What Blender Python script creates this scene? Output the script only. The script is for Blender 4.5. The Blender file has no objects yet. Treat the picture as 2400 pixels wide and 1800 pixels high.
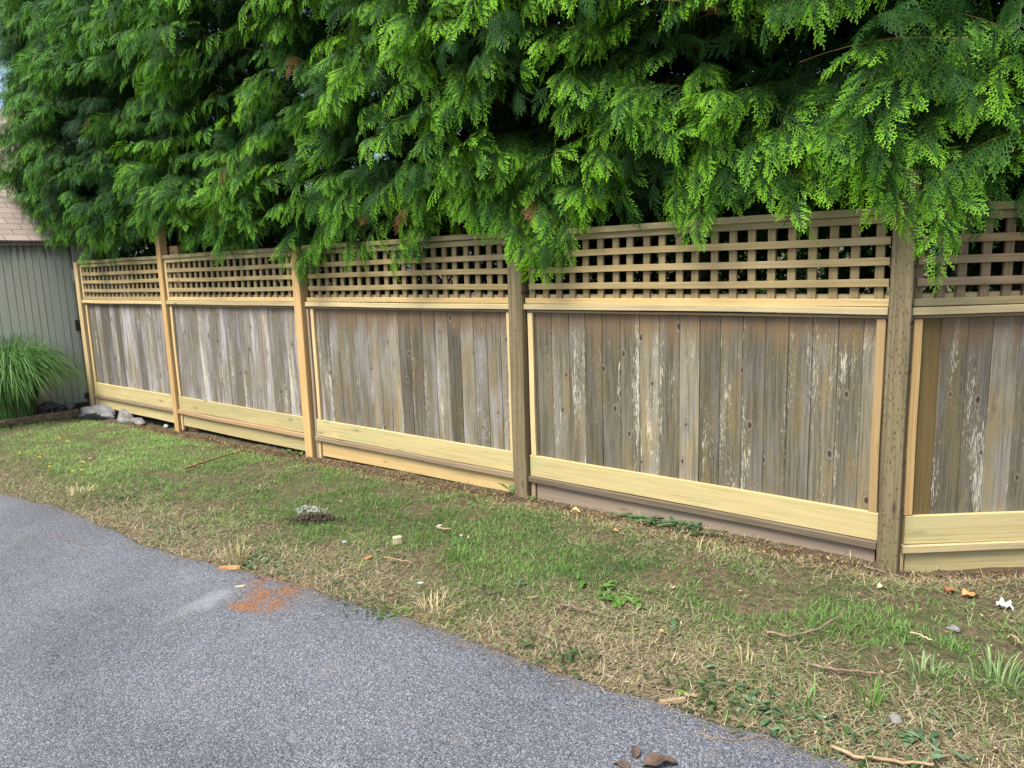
import bpy, math, random
import numpy as np
from math import radians as rad, sin, cos, pi
from mathutils import Matrix, Vector

# ------------------------------------------------------------------ camera
S = bpy.context.scene
YAW, PITCH, ROLL = 0.672316, 0.159849, -0.031775
CZ = 1.57
def cam_axes():
    cy, sy, cp, sp = cos(YAW), sin(YAW), cos(PITCH), sin(PITCH)
    w = np.array([-sy*cp, cy*cp, -sp]); r = np.array([cy, sy, 0.0]); u = np.cross(r, w)
    cr, sr = cos(ROLL), sin(ROLL)
    return cr*r + sr*u, -sr*r + cr*u, w
CR, CU, CW = cam_axes()
cam = bpy.data.cameras.new("camera"); camo = bpy.data.objects.new("camera", cam)
S.collection.objects.link(camo)
cam.sensor_fit = 'HORIZONTAL'; cam.sensor_width = 36.0; cam.lens = 36.0*1720/2400
cam.clip_start = 0.05; cam.clip_end = 3000
M = Matrix.Identity(4)
for i in range(3):
    M[i][0] = CR[i]; M[i][1] = CU[i]; M[i][2] = -CW[i]
M[2][3] = CZ
camo.matrix_world = M
S.camera = camo

# ------------------------------------------------------------------ light
SUN_EL, SUN_AZ = rad(60), rad(188)        # azimuth clockwise from +Y: over the road, to the left
W = bpy.data.worlds.new("World"); S.world = W; W.use_nodes = True
wn = W.node_tree.nodes; wl = W.node_tree.links
sky = wn.new('ShaderNodeTexSky'); sky.sky_type = 'NISHITA'; sky.sun_disc = False
sky.sun_elevation = SUN_EL; sky.sun_rotation = SUN_AZ
sky.air_density = 1.0; sky.dust_density = 3.0; sky.ozone_density = 1.0
wl.new(sky.outputs[0], wn['Background'].inputs[0]); wn['Background'].inputs[1].default_value = 0.085
sl = bpy.data.lights.new("sun", 'SUN'); so = bpy.data.objects.new("sun", sl); S.collection.objects.link(so)
sl.energy = 2.2; sl.angle = rad(30); sl.color = (1.0, 0.94, 0.82)
sd = Vector((sin(SUN_AZ)*cos(SUN_EL), cos(SUN_AZ)*cos(SUN_EL), sin(SUN_EL)))
so.rotation_euler = sd.to_track_quat('Z', 'Y').to_euler()
S.view_settings.view_transform = 'Standard'; S.view_settings.look = 'None'
S.view_settings.exposure = 1.6; S.view_settings.gamma = 1.0

rng = np.random.default_rng(7); random.seed(7)
Col = S.collection

# ------------------------------------------------------------------ helpers
D = 4.07                                       # distance from the camera to the fence line
def g0(x, y): return 0.02*(x+0.9) + 0.02*(y-D)
EDX = [-14, -9, -7, -6, -4.6, -3.8, -3.2, -2, -0.5, 3]; EDY = [1.92, 1.93, 1.95, 2.05, 2.0, 2.08, 2.19, 2.23, 2.29, 2.32]
def vnoise(x, y, sc=1.0, seed=0):
    x = np.asarray(x, float)*sc; y = np.asarray(y, float)*sc
    xi = np.floor(x).astype(np.int64); yi = np.floor(y).astype(np.int64); fx = x-xi; fy = y-yi
    fx = fx*fx*(3-2*fx); fy = fy*fy*(3-2*fy)
    def h(a, b):
        n = (a*374761393 + b*668265263 + seed*974711) & 0x7fffffff
        n = ((n ^ (n >> 13))*1274126177) & 0x7fffffff
        return ((n ^ (n >> 16)) & 0xffff)/65535.0
    return (h(xi, yi)*(1-fx)+h(xi+1, yi)*fx)*(1-fy) + (h(xi, yi+1)*(1-fx)+h(xi+1, yi+1)*fx)*fy
def fbm(x, y, sc=1.0, seed=0, o=3):
    s = 0; a = 0.5; t = 0
    for k in range(o):
        s = s + a*vnoise(x, y, sc*2**k, seed+k*17); t += a; a *= 0.5
    return s/t
def road_edge(x): return np.interp(x, EDX, EDY) + 0.05*(fbm(x, np.zeros_like(np.asarray(x, float)), 1.7, 3)-0.5) + 0.05*(fbm(x, np.zeros_like(np.asarray(x, float)), 9, 5)-0.5)
def gz(x, y):
    x = np.asarray(x, float); y = np.asarray(y, float)
    m = np.clip((y-np.interp(x, EDX, EDY)-0.02)/0.25, 0, 1)
    b = 0.035*(fbm(x, y, 2.2, 11)-0.5) + 0.022*(fbm(x, y, 9, 12)-0.5)
    return g0(x, y) + m*(0.022 + b) - (0.065 + 0.055*np.clip((x+0.9)/0.3, 0, 1))*np.clip((y - np.maximum(0, x+0.75)*0.7 - 3.45)/0.45, 0, 1)**2
def ray(px, py): return CW + (px-1200)/1720*CR - (py-900)/1720*CU
def at(px, py, up=0.0):
    d = ray(px, py); t = 3.0
    for _ in range(12):
        z = float(gz(d[0]*t, d[1]*t)) + up if d[1]*t > 2.1 else float(g0(d[0]*t, d[1]*t)) + up
        t = (z-CZ)/d[2]
    return np.array([d[0]*t, d[1]*t, z])
def on_y(px, py, y):
    d = ray(px, py); t = y/d[1]; return np.array([d[0]*t, y, CZ + d[2]*t])
def on_x(px, py, x):
    d = ray(px, py); t = x/d[0]; return np.array([x, d[1]*t, CZ + d[2]*t])

def tag(o, label=None, cat=None, group=None, kind=None):
    if label: o['label'] = label
    if cat: o['category'] = cat
    if group: o['group'] = group
    if kind: o['kind'] = kind
    return o
def empty(name, loc=(0, 0, 0), label=None, cat=None, group=None):
    o = bpy.data.objects.new(name, None); o.empty_display_size = 0.1; Col.objects.link(o); o.location = loc
    return tag(o, label, cat, group)
def mesh_np(name, V, F, mat, parent=None, attrs=None, smooth=False):
    """V (n,3); F list of (m,k) int arrays; attrs {name: (type, array per vertex)}"""
    me = bpy.data.meshes.new(name); V = np.asarray(V, np.float32)
    if not isinstance(F, (list, tuple)): F = [F]
    F = [np.asarray(f, np.int32) for f in F if len(f)]
    loops = np.concatenate([f.ravel() for f in F]); tot = np.concatenate([np.full(len(f), f.shape[1], np.int32) for f in F])
    start = np.zeros(len(tot), np.int32); start[1:] = np.cumsum(tot)[:-1]
    me.vertices.add(len(V)); me.vertices.foreach_set('co', V.ravel())
    me.loops.add(len(loops)); me.loops.foreach_set('vertex_index', loops)
    me.polygons.add(len(tot)); me.polygons.foreach_set('loop_start', start); me.polygons.foreach_set('loop_total', tot)
    me.polygons.foreach_set('use_smooth', np.full(len(tot), bool(smooth)))
    for k, (ty, a) in (attrs or {}).items():
        at_ = me.attributes.new(k, ty, 'POINT')
        a = np.asarray(a, np.float32)
        at_.data.foreach_set({'FLOAT': 'value', 'FLOAT_VECTOR': 'vector', 'FLOAT_COLOR': 'color'}[ty], a.ravel())
    me.update(calc_edges=True)
    mats = mat if isinstance(mat, (list, tuple)) else [mat]
    for m in mats: me.materials.append(m)
    o = bpy.data.objects.new(name, me); Col.objects.link(o)
    if parent: o.parent = parent
    return o

# ------------------------------------------------------------------ material helpers
class NB:
    def __init__(s, name):
        s.m = bpy.data.materials.new(name); s.m.use_nodes = True; s.n = s.m.node_tree.nodes; s.l = s.m.node_tree.links
        s.b = s.n['Principled BSDF']; s.out = s.n['Material Output']
        s.b.inputs['Roughness'].default_value = 0.85; s.b.inputs['Specular IOR Level'].default_value = 0.25
    def set(s, sock, v):
        if hasattr(v, 'is_linked') or isinstance(v, bpy.types.NodeSocket): s.l.new(v, sock)
        else:
            if isinstance(v, (tuple, list)) and len(v) == 3 and sock.type == 'RGBA': v = (*v, 1)
            sock.default_value = v
    def attr(s, name, out='Vector'):
        a = s.n.new('ShaderNodeAttribute'); a.attribute_name = name; return a.outputs[out]
    def obj(s): return s.n.new('ShaderNodeTexCoord').outputs['Object']
    def pos(s): return s.n.new('ShaderNodeNewGeometry').outputs['Position']
    def vm(s, a, b, op='MULTIPLY'):
        n = s.n.new('ShaderNodeVectorMath'); n.operation = op; s.set(n.inputs[0], a); s.set(n.inputs[1], b); return n.outputs[0]
    def ma(s, a, b=0.0, op='MULTIPLY', clamp=False):
        n = s.n.new('ShaderNodeMath'); n.operation = op; n.use_clamp = clamp; s.set(n.inputs[0], a); s.set(n.inputs[1], b); return n.outputs[0]
    def noise(s, v, sc=1.0, det=4, rough=0.6, dist=0.0, out=0):
        n = s.n.new('ShaderNodeTexNoise'); s.set(n.inputs['Vector'], v); n.inputs['Scale'].default_value = sc
        n.inputs['Detail'].default_value = det; n.inputs['Roughness'].default_value = rough; n.inputs['Distortion'].default_value = dist
        return n.outputs[out]
    def vor(s, v, sc=1.0, feat='F1', out='Distance', rnd=1.0):
        n = s.n.new('ShaderNodeTexVoronoi'); n.feature = feat; s.set(n.inputs['Vector'], v); n.inputs['Scale'].default_value = sc
        n.inputs['Randomness'].default_value = rnd; return n.outputs[out]
    def ramp(s, f, stops, interp='LINEAR'):
        n = s.n.new('ShaderNodeValToRGB'); s.set(n.inputs[0], f); e = n.color_ramp.elements; n.color_ramp.interpolation = interp
        while len(e) < len(stops): e.new(0.5)
        for el, (p, c) in zip(e, stops):
            el.position = p; el.color = (*c, 1) if isinstance(c, (tuple, list)) else (c, c, c, 1)
        return n.outputs[0]
    def step(s, f, lo, hi):
        n = s.n.new('ShaderNodeMapRange'); n.interpolation_type = 'SMOOTHSTEP'; s.set(n.inputs[0], f)
        n.inputs[1].default_value = lo; n.inputs[2].default_value = hi; return n.outputs[0]
    def mix(s, f, a, b, blend='MIX'):
        n = s.n.new('ShaderNodeMix'); n.data_type = 'RGBA'; n.blend_type = blend
        s.set(n.inputs[0], f); s.set(n.inputs[6], a); s.set(n.inputs[7], b); return n.outputs[2]
    def sep(s, v, i):
        n = s.n.new('ShaderNodeSeparateXYZ'); s.set(n.inputs[0], v); return n.outputs[i]
    def col(s, c): s.set(s.b.inputs['Base Color'], c)
    def bump(s, h, strength=0.5, dist=0.01):
        n = s.n.new('ShaderNodeBump'); n.inputs['Strength'].default_value = strength; n.inputs['Distance'].default_value = dist
        s.set(n.inputs['Height'], h); s.l.new(n.outputs[0], s.b.inputs['Normal'])

def fresh_wood(name, ca, cb, knot=(0.22, 0.10, 0.04), green=0.0, grey=0.0):
    b = NB(name); wv = b.attr('wv'); rnd = b.attr('rnd', 'Fac')
    kv = b.vm(wv, (2.3, 8.0, 0.9)); kd = b.vor(kv, 1.0)
    warp = b.noise(b.vm(wv, (1.5, 6, 6)), 1.0, 2)
    ring = b.noise(b.vm(wv, (0.9, 34, 34)), 1.0, 4, 0.6, 1.2)
    fine = b.noise(b.vm(wv, (8, 300, 300)), 1.0, 2, 0.5)
    pat = b.noise(b.vm(wv, (1.6, 5, 5)), 1.0, 3)
    c = b.mix(b.step(ring, 0.3, 0.72), ca, cb)
    c = b.mix(b.ma(b.step(pat, 0.45, 0.75), 0.35), c, tuple(min(1, x*1.35) for x in ca))
    if green > 0:
        c = b.mix(b.ma(b.step(b.noise(b.vm(wv, (2.3, 9, 9)), 1.0, 3), 0.5, 0.75), green), c, (0.33, 0.40, 0.21))
        c = b.mix(b.step(kd, 0.17, 0.06), c, (0.20, 0.36, 0.24))
    if grey > 0:
        c = b.mix(b.ma(b.step(b.noise(b.vm(wv, (1.2, 16, 16)), 1.0, 4), 0.4, 0.65), grey), c, (0.24, 0.21, 0.17))
    c = b.mix(b.ma(b.step(kd, 0.20, 0.07), 0.45), c, tuple((x+y*2)/3 for x, y in zip(knot, ca)))
    c = b.mix(b.step(kd, 0.075, 0.035), c, knot)
    c = b.mix(b.ma(b.step(ring, 0.56, 0.64), 0.45), c, tuple(x*0.58 for x in ca))
    ln = b.noise(b.vm(wv, (1.8, 120, 120)), 1.0, 3, 0.6); c = b.mix(b.ma(b.step(ln, 0.52, 0.68), 0.42), c, tuple(x*0.60 for x in ca))
    hsv = b.n.new('ShaderNodeHueSaturation'); b.set(hsv.inputs['Value'], b.ma(b.ma(rnd, 0.34), 0.83, 'ADD')); b.set(hsv.inputs['Color'], c)
    b.col(hsv.outputs[0]); b.bump(b.ma(ring, b.ma(fine, 0.6), 'ADD'), 0.25, 0.003)
    b.b.inputs['Roughness'].default_value = 0.7
    return b.m
def old_wood(name, dark, mid, light, olive, silver, peel, toprust=0.0, band=0.25):
    """weathered boards; wv.x = metres below the top edge, wv.y across, wv.z carries the board's random offset"""
    b = NB(name); wv = b.attr('wv'); rnd = b.attr('rnd', 'Fac')
    cx = b.n.new('ShaderNodeCombineXYZ'); b.set(cx.inputs[0], b.ma(rnd, 53.0))
    vk = b.n.new('ShaderNodeTexVoronoi'); vk.voronoi_dimensions = '2D'; vk.inputs['Scale'].default_value = 1.0
    b.set(vk.inputs['Vector'], b.vm(b.vm(b.vm(wv, (4.0, 6.6, 0.0)), cx.outputs[0], 'ADD'), b.vm(b.noise(b.vm(wv, (60, 60, 1)), 1.0, 2, out=1), (0.07, 0.07, 0)), 'ADD')); kd = vk.outputs['Distance']
    kr = b.sep(vk.outputs['Color'], 0); kd = b.ma(kd, b.ma(b.step(kr, 0.05, 0.9), 0.20), 'ADD')
    kinf = b.step(kd, 0.28, 0.05)
    wob = b.vm(b.noise(b.vm(wv, (2.2, 9, 1)), 1.0, 2, out=1), (0.0, 0.018, 0.0)); wv2 = b.vm(wv, wob, 'ADD')
    g1 = b.noise(b.vm(wv2, (1.4, 60, 1)), 1.0, 6, 0.65)
    g2 = b.noise(b.vm(wv2, (7, 260, 1)), 1.0, 3, 0.6)
    pa = b.noise(b.vm(wv, (1.1, 7, 1)), 1.0, 4, 0.6)
    pb = b.noise(b.vm(wv, (2.1, 10, 1.7)), 1.0, 4, 0.6)
    c = b.mix(b.step(g1, 0.38, 0.60), dark, mid)
    c = b.mix(b.ma(b.step(g2, 0.42, 0.72), 0.55), c, light)
    c = b.mix(b.ma(b.step(pa, 0.46, 0.70), silver), c, (0.37, 0.36, 0.385))
    c = b.mix(b.ma(b.step(pb, 0.48, 0.68), olive), c, (0.19, 0.145, 0.06))
    # whole-board tone
    tone = b.ramp(rnd, [(0.0, 0.50), (0.25, 0.80), (0.7, 1.03), (1.0, 1.42)])
    c = b.mix(1.0, c, tone, 'MULTIPLY')
    # flaking pale streaks
    st = b.noise(b.vm(wv2, (22, 210, 1)), 1.0, 3, 0.75); fl = b.noise(b.vm(wv, (0.9, 8, 2.3)), 1.0, 3)
    pm = b.step(b.ma(st, b.ma(fl, 1.25), 'ADD'), 1.34-peel, 1.42-peel)
    c = b.mix(b.ma(pm, 0.75), c, (0.58, 0.55, 0.45))
    fk = b.noise(b.vm(wv, (70, 330, 1)), 1.0, 2, 0.7); fm = b.step(b.ma(fk, b.ma(pb, 0.25), 'ADD'), 0.80-peel*0.35, 0.86-peel*0.35)
    c = b.mix(b.ma(fm, 0.45), c, (0.50, 0.47, 0.39))
    # long dark stains
    sm = b.noise(b.vm(wv, (0.7, 16, 4.1)), 1.0, 3)
    c = b.mix(b.ma(b.step(sm, 0.60, 0.74), 0.65), c, (0.085, 0.065, 0.048))
    # less weathered brown top under the rail
    if toprust > 0:
        u = b.sep(wv, 0); ed = b.ma(u, b.ma(b.noise(b.vm(wv, (2.5, 14, 3)), 1.0, 3), band*1.6), 'SUBTRACT')
        c = b.mix(b.ma(b.step(ed, 0.06, -0.13), toprust), c, b.mix(pb, (0.105, 0.066, 0.038), (0.23, 0.15, 0.08)))
    # knots
    c = b.mix(b.ma(b.ma(b.step(kd, 0.15, 0.10), b.step(kd, 0.06, 0.09)), 0.30), c, (0.46, 0.43, 0.38))
    c = b.mix(b.ma(b.step(kd, 0.26, 0.12), 0.40), c, (0.12, 0.09, 0.055))
    c = b.mix(b.ma(b.step(kd, 0.10, 0.055), 0.9), c, (0.045, 0.034, 0.025))
    b.col(c)
    b.bump(b.ma(b.ma(g1, 0.6), b.ma(g2, 0.5), 'ADD'), 0.55, 0.004)
    return b.m
def post_wood(name):
    b = NB(name); wv = b.attr('wv')
    g1 = b.noise(b.vm(wv, (1.3, 60, 60)), 1.0, 5, 0.6); pa = b.noise(b.vm(wv, (2, 9, 9)), 1.0, 3)
    c = b.mix(b.step(g1, 0.3, 0.7), (0.105, 0.083, 0.045), (0.225, 0.182, 0.108))
    c = b.mix(b.ma(b.step(pa, 0.5, 0.72), 0.5), c, (0.17, 0.165, 0.07))
    kd = b.vor(b.vm(wv, (2.2, 9.0, 9.0)), 1.0); c = b.mix(b.step(kd, 0.12, 0.04), c, (0.06, 0.045, 0.03))
    inc = b.vor(b.vm(wv, (24, 125, 0.6)), 1.0, rnd=0.7); im = b.step(inc, 0.30, 0.16)
    c = b.mix(b.ma(im, 0.75), c, (0.045, 0.033, 0.02))
    b.col(c); b.bump(b.ma(g1, b.ma(im, 1.4), 'SUBTRACT'), 0.6, 0.004); return b.m

MT = {}
MT['new_post'] = fresh_wood('golden new post', (0.47, 0.30, 0.125), (0.60, 0.41, 0.19), (0.25, 0.10, 0.035))
MT['cream'] = fresh_wood('cream trim', (0.50, 0.375, 0.185), (0.60, 0.47, 0.26), (0.36, 0.2, 0.08))
MT['rail'] = fresh_wood('rail wood', (0.46, 0.37, 0.19), (0.58, 0.48, 0.27), (0.22, 0.13, 0.06), grey=0.30)
MT['toprail'] = fresh_wood('top rail wood', (0.30, 0.245, 0.105), (0.42, 0.35, 0.18), (0.13, 0.09, 0.045), grey=0.5)
MT['trim_brown'] = fresh_wood('golden brown trim', (0.32, 0.22, 0.105), (0.42, 0.30, 0.155), (0.15, 0.08, 0.04))
MT['treated'] = fresh_wood('treated board', (0.43, 0.355, 0.165), (0.54, 0.46, 0.24), (0.30, 0.15, 0.06), green=0.38)
MT['orange'] = fresh_wood('orange board', (0.56, 0.40, 0.17), (0.65, 0.49, 0.24), (0.34, 0.18, 0.07))
MT['brownrail'] = fresh_wood('brown rail', (0.27, 0.20, 0.12), (0.36, 0.28, 0.18), (0.12, 0.07, 0.04), grey=0.55)
MT['pinkrail'] = fresh_wood('pinkish rail', (0.38, 0.24, 0.13), (0.46, 0.31, 0.18), (0.2, 0.09, 0.05), grey=0.25)
MT['darkrail'] = fresh_wood('dark mossy rail', (0.085, 0.066, 0.045), (0.15, 0.118, 0.078), (0.04, 0.03, 0.02), grey=0.15, green=0.15)
MT['greykick'] = fresh_wood('grey kickboard', (0.26, 0.20, 0.145), (0.35, 0.28, 0.21), (0.14, 0.1, 0.07), grey=0.35)
MT['lattice'] = fresh_wood('weathered lattice', (0.26, 0.195, 0.085), (0.38, 0.295, 0.145), (0.11, 0.085, 0.05), grey=0.35)
MT['lattice_brown'] = fresh_wood('brown lattice', (0.20, 0.145, 0.075), (0.30, 0.22, 0.125), (0.09, 0.06, 0.035), grey=0.3)
MT['old_post'] = post_wood('incised old post')
MT['brown_post'] = fresh_wood('brown old post', (0.24, 0.15, 0.075), (0.32, 0.21, 0.11), (0.1, 0.06, 0.03))
MT['boards_a'] = old_wood('silver boards', (0.105, 0.091, 0.071), (0.207, 0.188, 0.159), (0.347, 0.332, 0.302), 0.55, 0.85, 0.02, 0.6, 0.10)
MT['boards_b'] = old_wood('grey brown boards', (0.08, 0.068, 0.047), (0.166, 0.148, 0.111), (0.291, 0.272, 0.224), 0.65, 0.45, 0.02, 0.8, 0.22)
MT['boards_c'] = old_wood('olive flaking boards', (0.076, 0.067, 0.044), (0.148, 0.133, 0.093), (0.241, 0.222, 0.167), 0.62, 0.20, 0.045, 0.75, 0.20)
MT['newboard'] = fresh_wood('brown replacement board', (0.115, 0.078, 0.03), (0.15, 0.108, 0.042), (0.06, 0.04, 0.02))

# ------------------------------------------------------------------ wood beams
class Wood:
    def __init__(s): s.V = []; s.F = []; s.A = []; s.R = []; s.n = 0
    def beam(s, a, b, w, t, front=(0, -1, 0), segs=6, ch=0.003, bow=0.002, u0=None, rnd=None, side=None):
        """bar from a to b (centre of its front face), w wide across, t deep behind the front face"""
        a = np.array(a, float); b = np.array(b, float); L = np.linalg.norm(b-a); d = (b-a)/L
        f = np.array(front, float); f -= d*(f@d); f /= np.linalg.norm(f); x = np.cross(d, f)
        h = w/2; ch = min(ch, w*0.2, t*0.2)
        prof = [(-h+ch, 0), (h-ch, 0), (h, ch), (h, t-ch), (h-ch, t), (-h+ch, t), (-h, t-ch), (-h, ch)]
        r1, r2 = rng.normal(0, bow, 2); ph = rng.uniform(0, 6)
        off = rng.uniform(0, 50); rn = rng.uniform() if rnd is None else rnd; uo = rng.uniform(0, 40) if u0 is None else u0
        for i in range(segs+1):
            q = i/segs; wob = sin(q*pi)
            c = a + (b-a)*q + x*(r1*wob + bow*0.5*sin(q*9+ph)) + f*(r2*wob*0.6)
            for (pw, pt) in prof:
                s.V.append(c + x*pw - f*pt); s.A.append((uo + q*L, pw+0.5*w + off*1.3, pt + off)); s.R.append(rn)
        n0 = s.n
        for i in range(segs):
            for k in range(8):
                k2 = (k+1) % 8
                s.F.append((n0+i*8+k, n0+i*8+k2, n0+(i+1)*8+k2, n0+(i+1)*8+k))
        s.caps = getattr(s, 'caps', []); s.caps += [tuple(n0+k for k in range(7, -1, -1)), tuple(n0+segs*8+k for k in range(8))]
        s.n += 8*(segs+1); return s
    def build(s, name, mat, parent=None):
        return mesh_np(name, s.V, [np.array(s.F), np.array(s.caps)], mat, parent,
                       {'wv': ('FLOAT_VECTOR', np.array(s.A)), 'rnd': ('FLOAT', np.array(s.R))})

# ------------------------------------------------------------------ ground, road
def ground_mat():
    b = NB('soil and thatch'); p = b.pos()
    n1 = b.noise(p, 3.0, 5, 0.65); n2 = b.noise(p, 28, 4, 0.7); n3 = b.noise(b.vm(p, (1, 1, 1)), 160, 3, 0.7)
    y = b.sep(p, 1)
    c = b.mix(b.step(n2, 0.35, 0.65), (0.055, 0.042, 0.026), (0.15, 0.118, 0.07))
    c = b.mix(b.ma(b.step(n1, 0.42, 0.62), 0.6), c, (0.06, 0.085, 0.028))
    c = b.mix(b.ma(b.step(n3, 0.5, 0.7), 0.55), c, (0.26, 0.21, 0.125))
    dirt = b.step(b.ma(y, b.ma(n1, 0.5), 'ADD'), 3.95, 4.2)
    c = b.mix(b.ma(dirt, 0.85), c, b.mix(n2, (0.05, 0.035, 0.024), (0.13, 0.095, 0.065)))
    b.col(c); b.bump(b.ma(n2, n3, 'ADD'), 0.7, 0.02); b.b.inputs['Roughness'].default_value = 0.95; return b.m
xs = np.concatenate([[-1500, -400, -120, -60, -35, -24, -18], np.arange(-15, 3.01, 0.05), [4, 6, 9, 14, 24, 50, 150, 500, 1500]])
ys = np.concatenate([[-1500, -400, -100, -40, -20, -12, -8, -4, -2, 0, 1, 1.7], np.arange(1.95, 4.9, 0.04), np.arange(5, 8, 0.4), [9, 11, 15, 22, 40, 100, 400, 1500]])
GX, GY = np.meshgrid(xs, ys); k = np.clip((np.abs(GX)-20)/60, 0, 1)
GZ = gz(np.clip(GX, -40, 30), np.clip(GY, -20, 40))
nx, ny = len(xs), len(ys); idx = np.arange(nx*ny).reshape(ny, nx)
quads = np.stack([idx[:-1, :-1], idx[:-1, 1:], idx[1:, 1:], idx[1:, :-1]], -1).reshape(-1, 4)
tag(mesh_np('ground', np.stack([GX, GY, GZ], -1).reshape(-1, 3), quads, ground_mat(), smooth=True), kind='structure')

def asphalt_mat():
    b = NB('asphalt'); p = b.pos()
    v = b.n.new('ShaderNodeTexVoronoi'); b.set(v.inputs['Vector'], p); v.inputs['Scale'].default_value = 150
    v2 = b.n.new('ShaderNodeTexVoronoi'); b.set(v2.inputs['Vector'], p); v2.inputs['Scale'].default_value = 330
    r1 = b.sep(v.outputs['Color'], 0); r2 = b.sep(v2.outputs['Color'], 1)
    n1 = b.noise(p, 1.1, 4, 0.6); n2 = b.noise(p, 7, 4, 0.65); n3 = b.noise(p, 60, 3, 0.7)
    st = b.ramp(r1, [(0.0, (0.055, 0.060, 0.068)), (0.5, (0.105, 0.115, 0.132)), (0.8, (0.160, 0.174, 0.196)), (0.95, (0.29, 0.31, 0.34))])
    s2 = b.ramp(r2, [(0.0, (0.055, 0.057, 0.066)), (0.6, (0.13, 0.135, 0.155)), (0.95, (0.34, 0.34, 0.36))])
    c = b.mix(0.45, st, s2); c = b.mix(1.0, c, (1.12, 1.17, 1.24), 'MULTIPLY')
    c = b.mix(b.ma(b.step(v.outputs['Distance'], 0.42, 0.75), 0.7), c, (0.035, 0.035, 0.04))
    c = b.mix(1.0, c, b.ramp(n1, [(0.3, 0.80), (0.7, 1.14)]), 'MULTIPLY')
    nL = b.noise(b.vm(p, (0.35, 1.4, 1)), 1.0, 3, 0.5); c = b.mix(1.0, c, b.ramp(nL, [(0.35, 0.86), (0.65, 1.08)]), 'MULTIPLY')
    c = b.mix(b.ma(b.step(n2, 0.56, 0.75), 0.30), c, (0.21, 0.19, 0.17))
    c = b.mix(b.ma(b.step(n3, 0.62, 0.75), 0.45), c, (0.20, 0.155, 0.115))
    # pale dust streak beside the sawdust, at its own place on the road
    a = at(400, 1455); e = at(545, 1385)
    dd = e-a; L = np.linalg.norm(dd); ang = math.atan2(dd[1], dd[0]); mid = (a+e)/2
    mp = b.n.new('ShaderNodeMapping'); mp.vector_type = 'TEXTURE'; mp.inputs['Location'].default_value = (mid[0], mid[1], mid[2])
    mp.inputs['Rotation'].default_value = (0, 0, ang); mp.inputs['Scale'].default_value = (L*0.72, 0.11, 1); b.set(mp.inputs[0], p)
    ln = b.n.new('ShaderNodeVectorMath'); ln.operation = 'LENGTH'; b.set(ln.inputs[0], b.vm(mp.outputs[0], (1, 1, 0)))
    dm = b.step(b.ma(ln.outputs['Value'], b.ma(b.ma(n2, 0.5, 'SUBTRACT'), 1.4), 'ADD'), 1.0, 0.2)
    c = b.mix(b.ma(dm, 0.32), c, (0.36, 0.385, 0.41))
    # brown dirt washed over the rim by the verge
    rim = b.step(b.ma(b.ma(b.sep(p, 1), b.ma(b.sep(p, 0), -0.045), 'ADD'), b.ma(n2, 0.20), 'ADD'), 2.32, 2.46)
    c = b.mix(b.ma(rim, 0.55), c, (0.13, 0.10, 0.075))
    b.col(c); b.bump(b.ma(b.ma(v.outputs['Distance'], -1.0), b.ma(v2.outputs['Distance'], -0.5), 'ADD'), 0.8, 0.005)
    b.b.inputs['Roughness'].default_value = 0.8; b.b.inputs['Specular IOR Level'].default_value = 0.35
    return b.m
xr = np.concatenate([[-300, -80, -30, -18], np.arange(-14, 3, 0.025), [4, 8, 20, 60, 300]])
e = road_edge(xr)
yr = [None, -0.0, -0.03, -0.2, -0.8, -1.6, -3, -6, -9]
rows = []
for j, dy in enumerate(yr):
    if dy is None: rows.append(np.stack([xr, e+0.004, g0(xr, e)-0.03], -1))
    else: rows.append(np.stack([xr, e+dy, g0(xr, e+dy)+(0.004 if j == 1 else 0.012)], -1))
RV = np.concatenate(rows); idx = np.arange(len(RV)).reshape(len(rows), -1)
rq = np.stack([idx[:-1, :-1], idx[1:, :-1], idx[1:, 1:], idx[:-1, 1:]], -1).reshape(-1, 4)
tag(mesh_np('road', RV, rq, asphalt_mat(), smooth=True), kind='structure')

# ------------------------------------------------------------------ fence
fence = empty('wooden_fence', (-5.5, D, 0), 'long wooden fence with lattice top and weathered vertical boards under a cedar hedge', 'fence')
def FP(o):                                      # keep world coordinates under the fence's empty
    o.matrix_parent_inverse = Matrix.Translation((5.5, -D, 0)); return o
def fpart(wd, name, mat, parent=None, label=None):
    o = wd.build(name, mat, parent or fence)
    if parent is None: FP(o)
    if label: o['label'] = label
    return o
Z_TR0, Z_TR1 = 1.802, 1.764
HS = [1.634, 1.531, 1.4245]
ZLR0, ZLR1 = 1.345, 1.307; ZMR0, ZMR1 = 1.304, 1.266; ZTS0, ZTS1 = 1.262, 1.246
ZBT, ZBB = 0.224, 0.071; ZRT, ZRB = 0.068, 0.028

# posts: (x0, x1, front y, depth, z bottom, z top, material, label)
def post(x0, x1, y, dep, zb, zt, mat, label, axis=(0, 0)):
    w = Wood(); w.beam(((x0+x1)/2, y, zb), ((x0+x1)/2 + axis[0], y, zt), x1-x0, dep, segs=14, ch=0.005, bow=0.003)
    return fpart(w, 'post', mat, None, label)
post(-10.437, -10.335, 4.052, 0.09, -0.35, 1.79, MT['cream'], 'pale new end post beside the grey shed wall')
post(-8.197, -8.107, 4.046, 0.09, -0.5, 2.16, MT['new_post'], 'golden new post standing taller than the top rail')
post(-8.10, -7.915, 4.146, 0.10, -0.3, 1.90, MT['brown_post'], 'brown old post seen behind the lattice')
post(-5.733, -5.628, 4.044, 0.095, -0.5, 1.80, MT['new_post'], 'golden new post with reddish knots')
post(-5.60, -5.572, 4.075, 0.10, -0.15, 1.24, MT['greykick'], 'thin grey weathered strip beside the golden post')
post(-3.225, -3.105, 4.035, 0.14, -0.4, 1.84, MT['old_post'], 'olive brown old post with incised marks, narrower')
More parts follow.
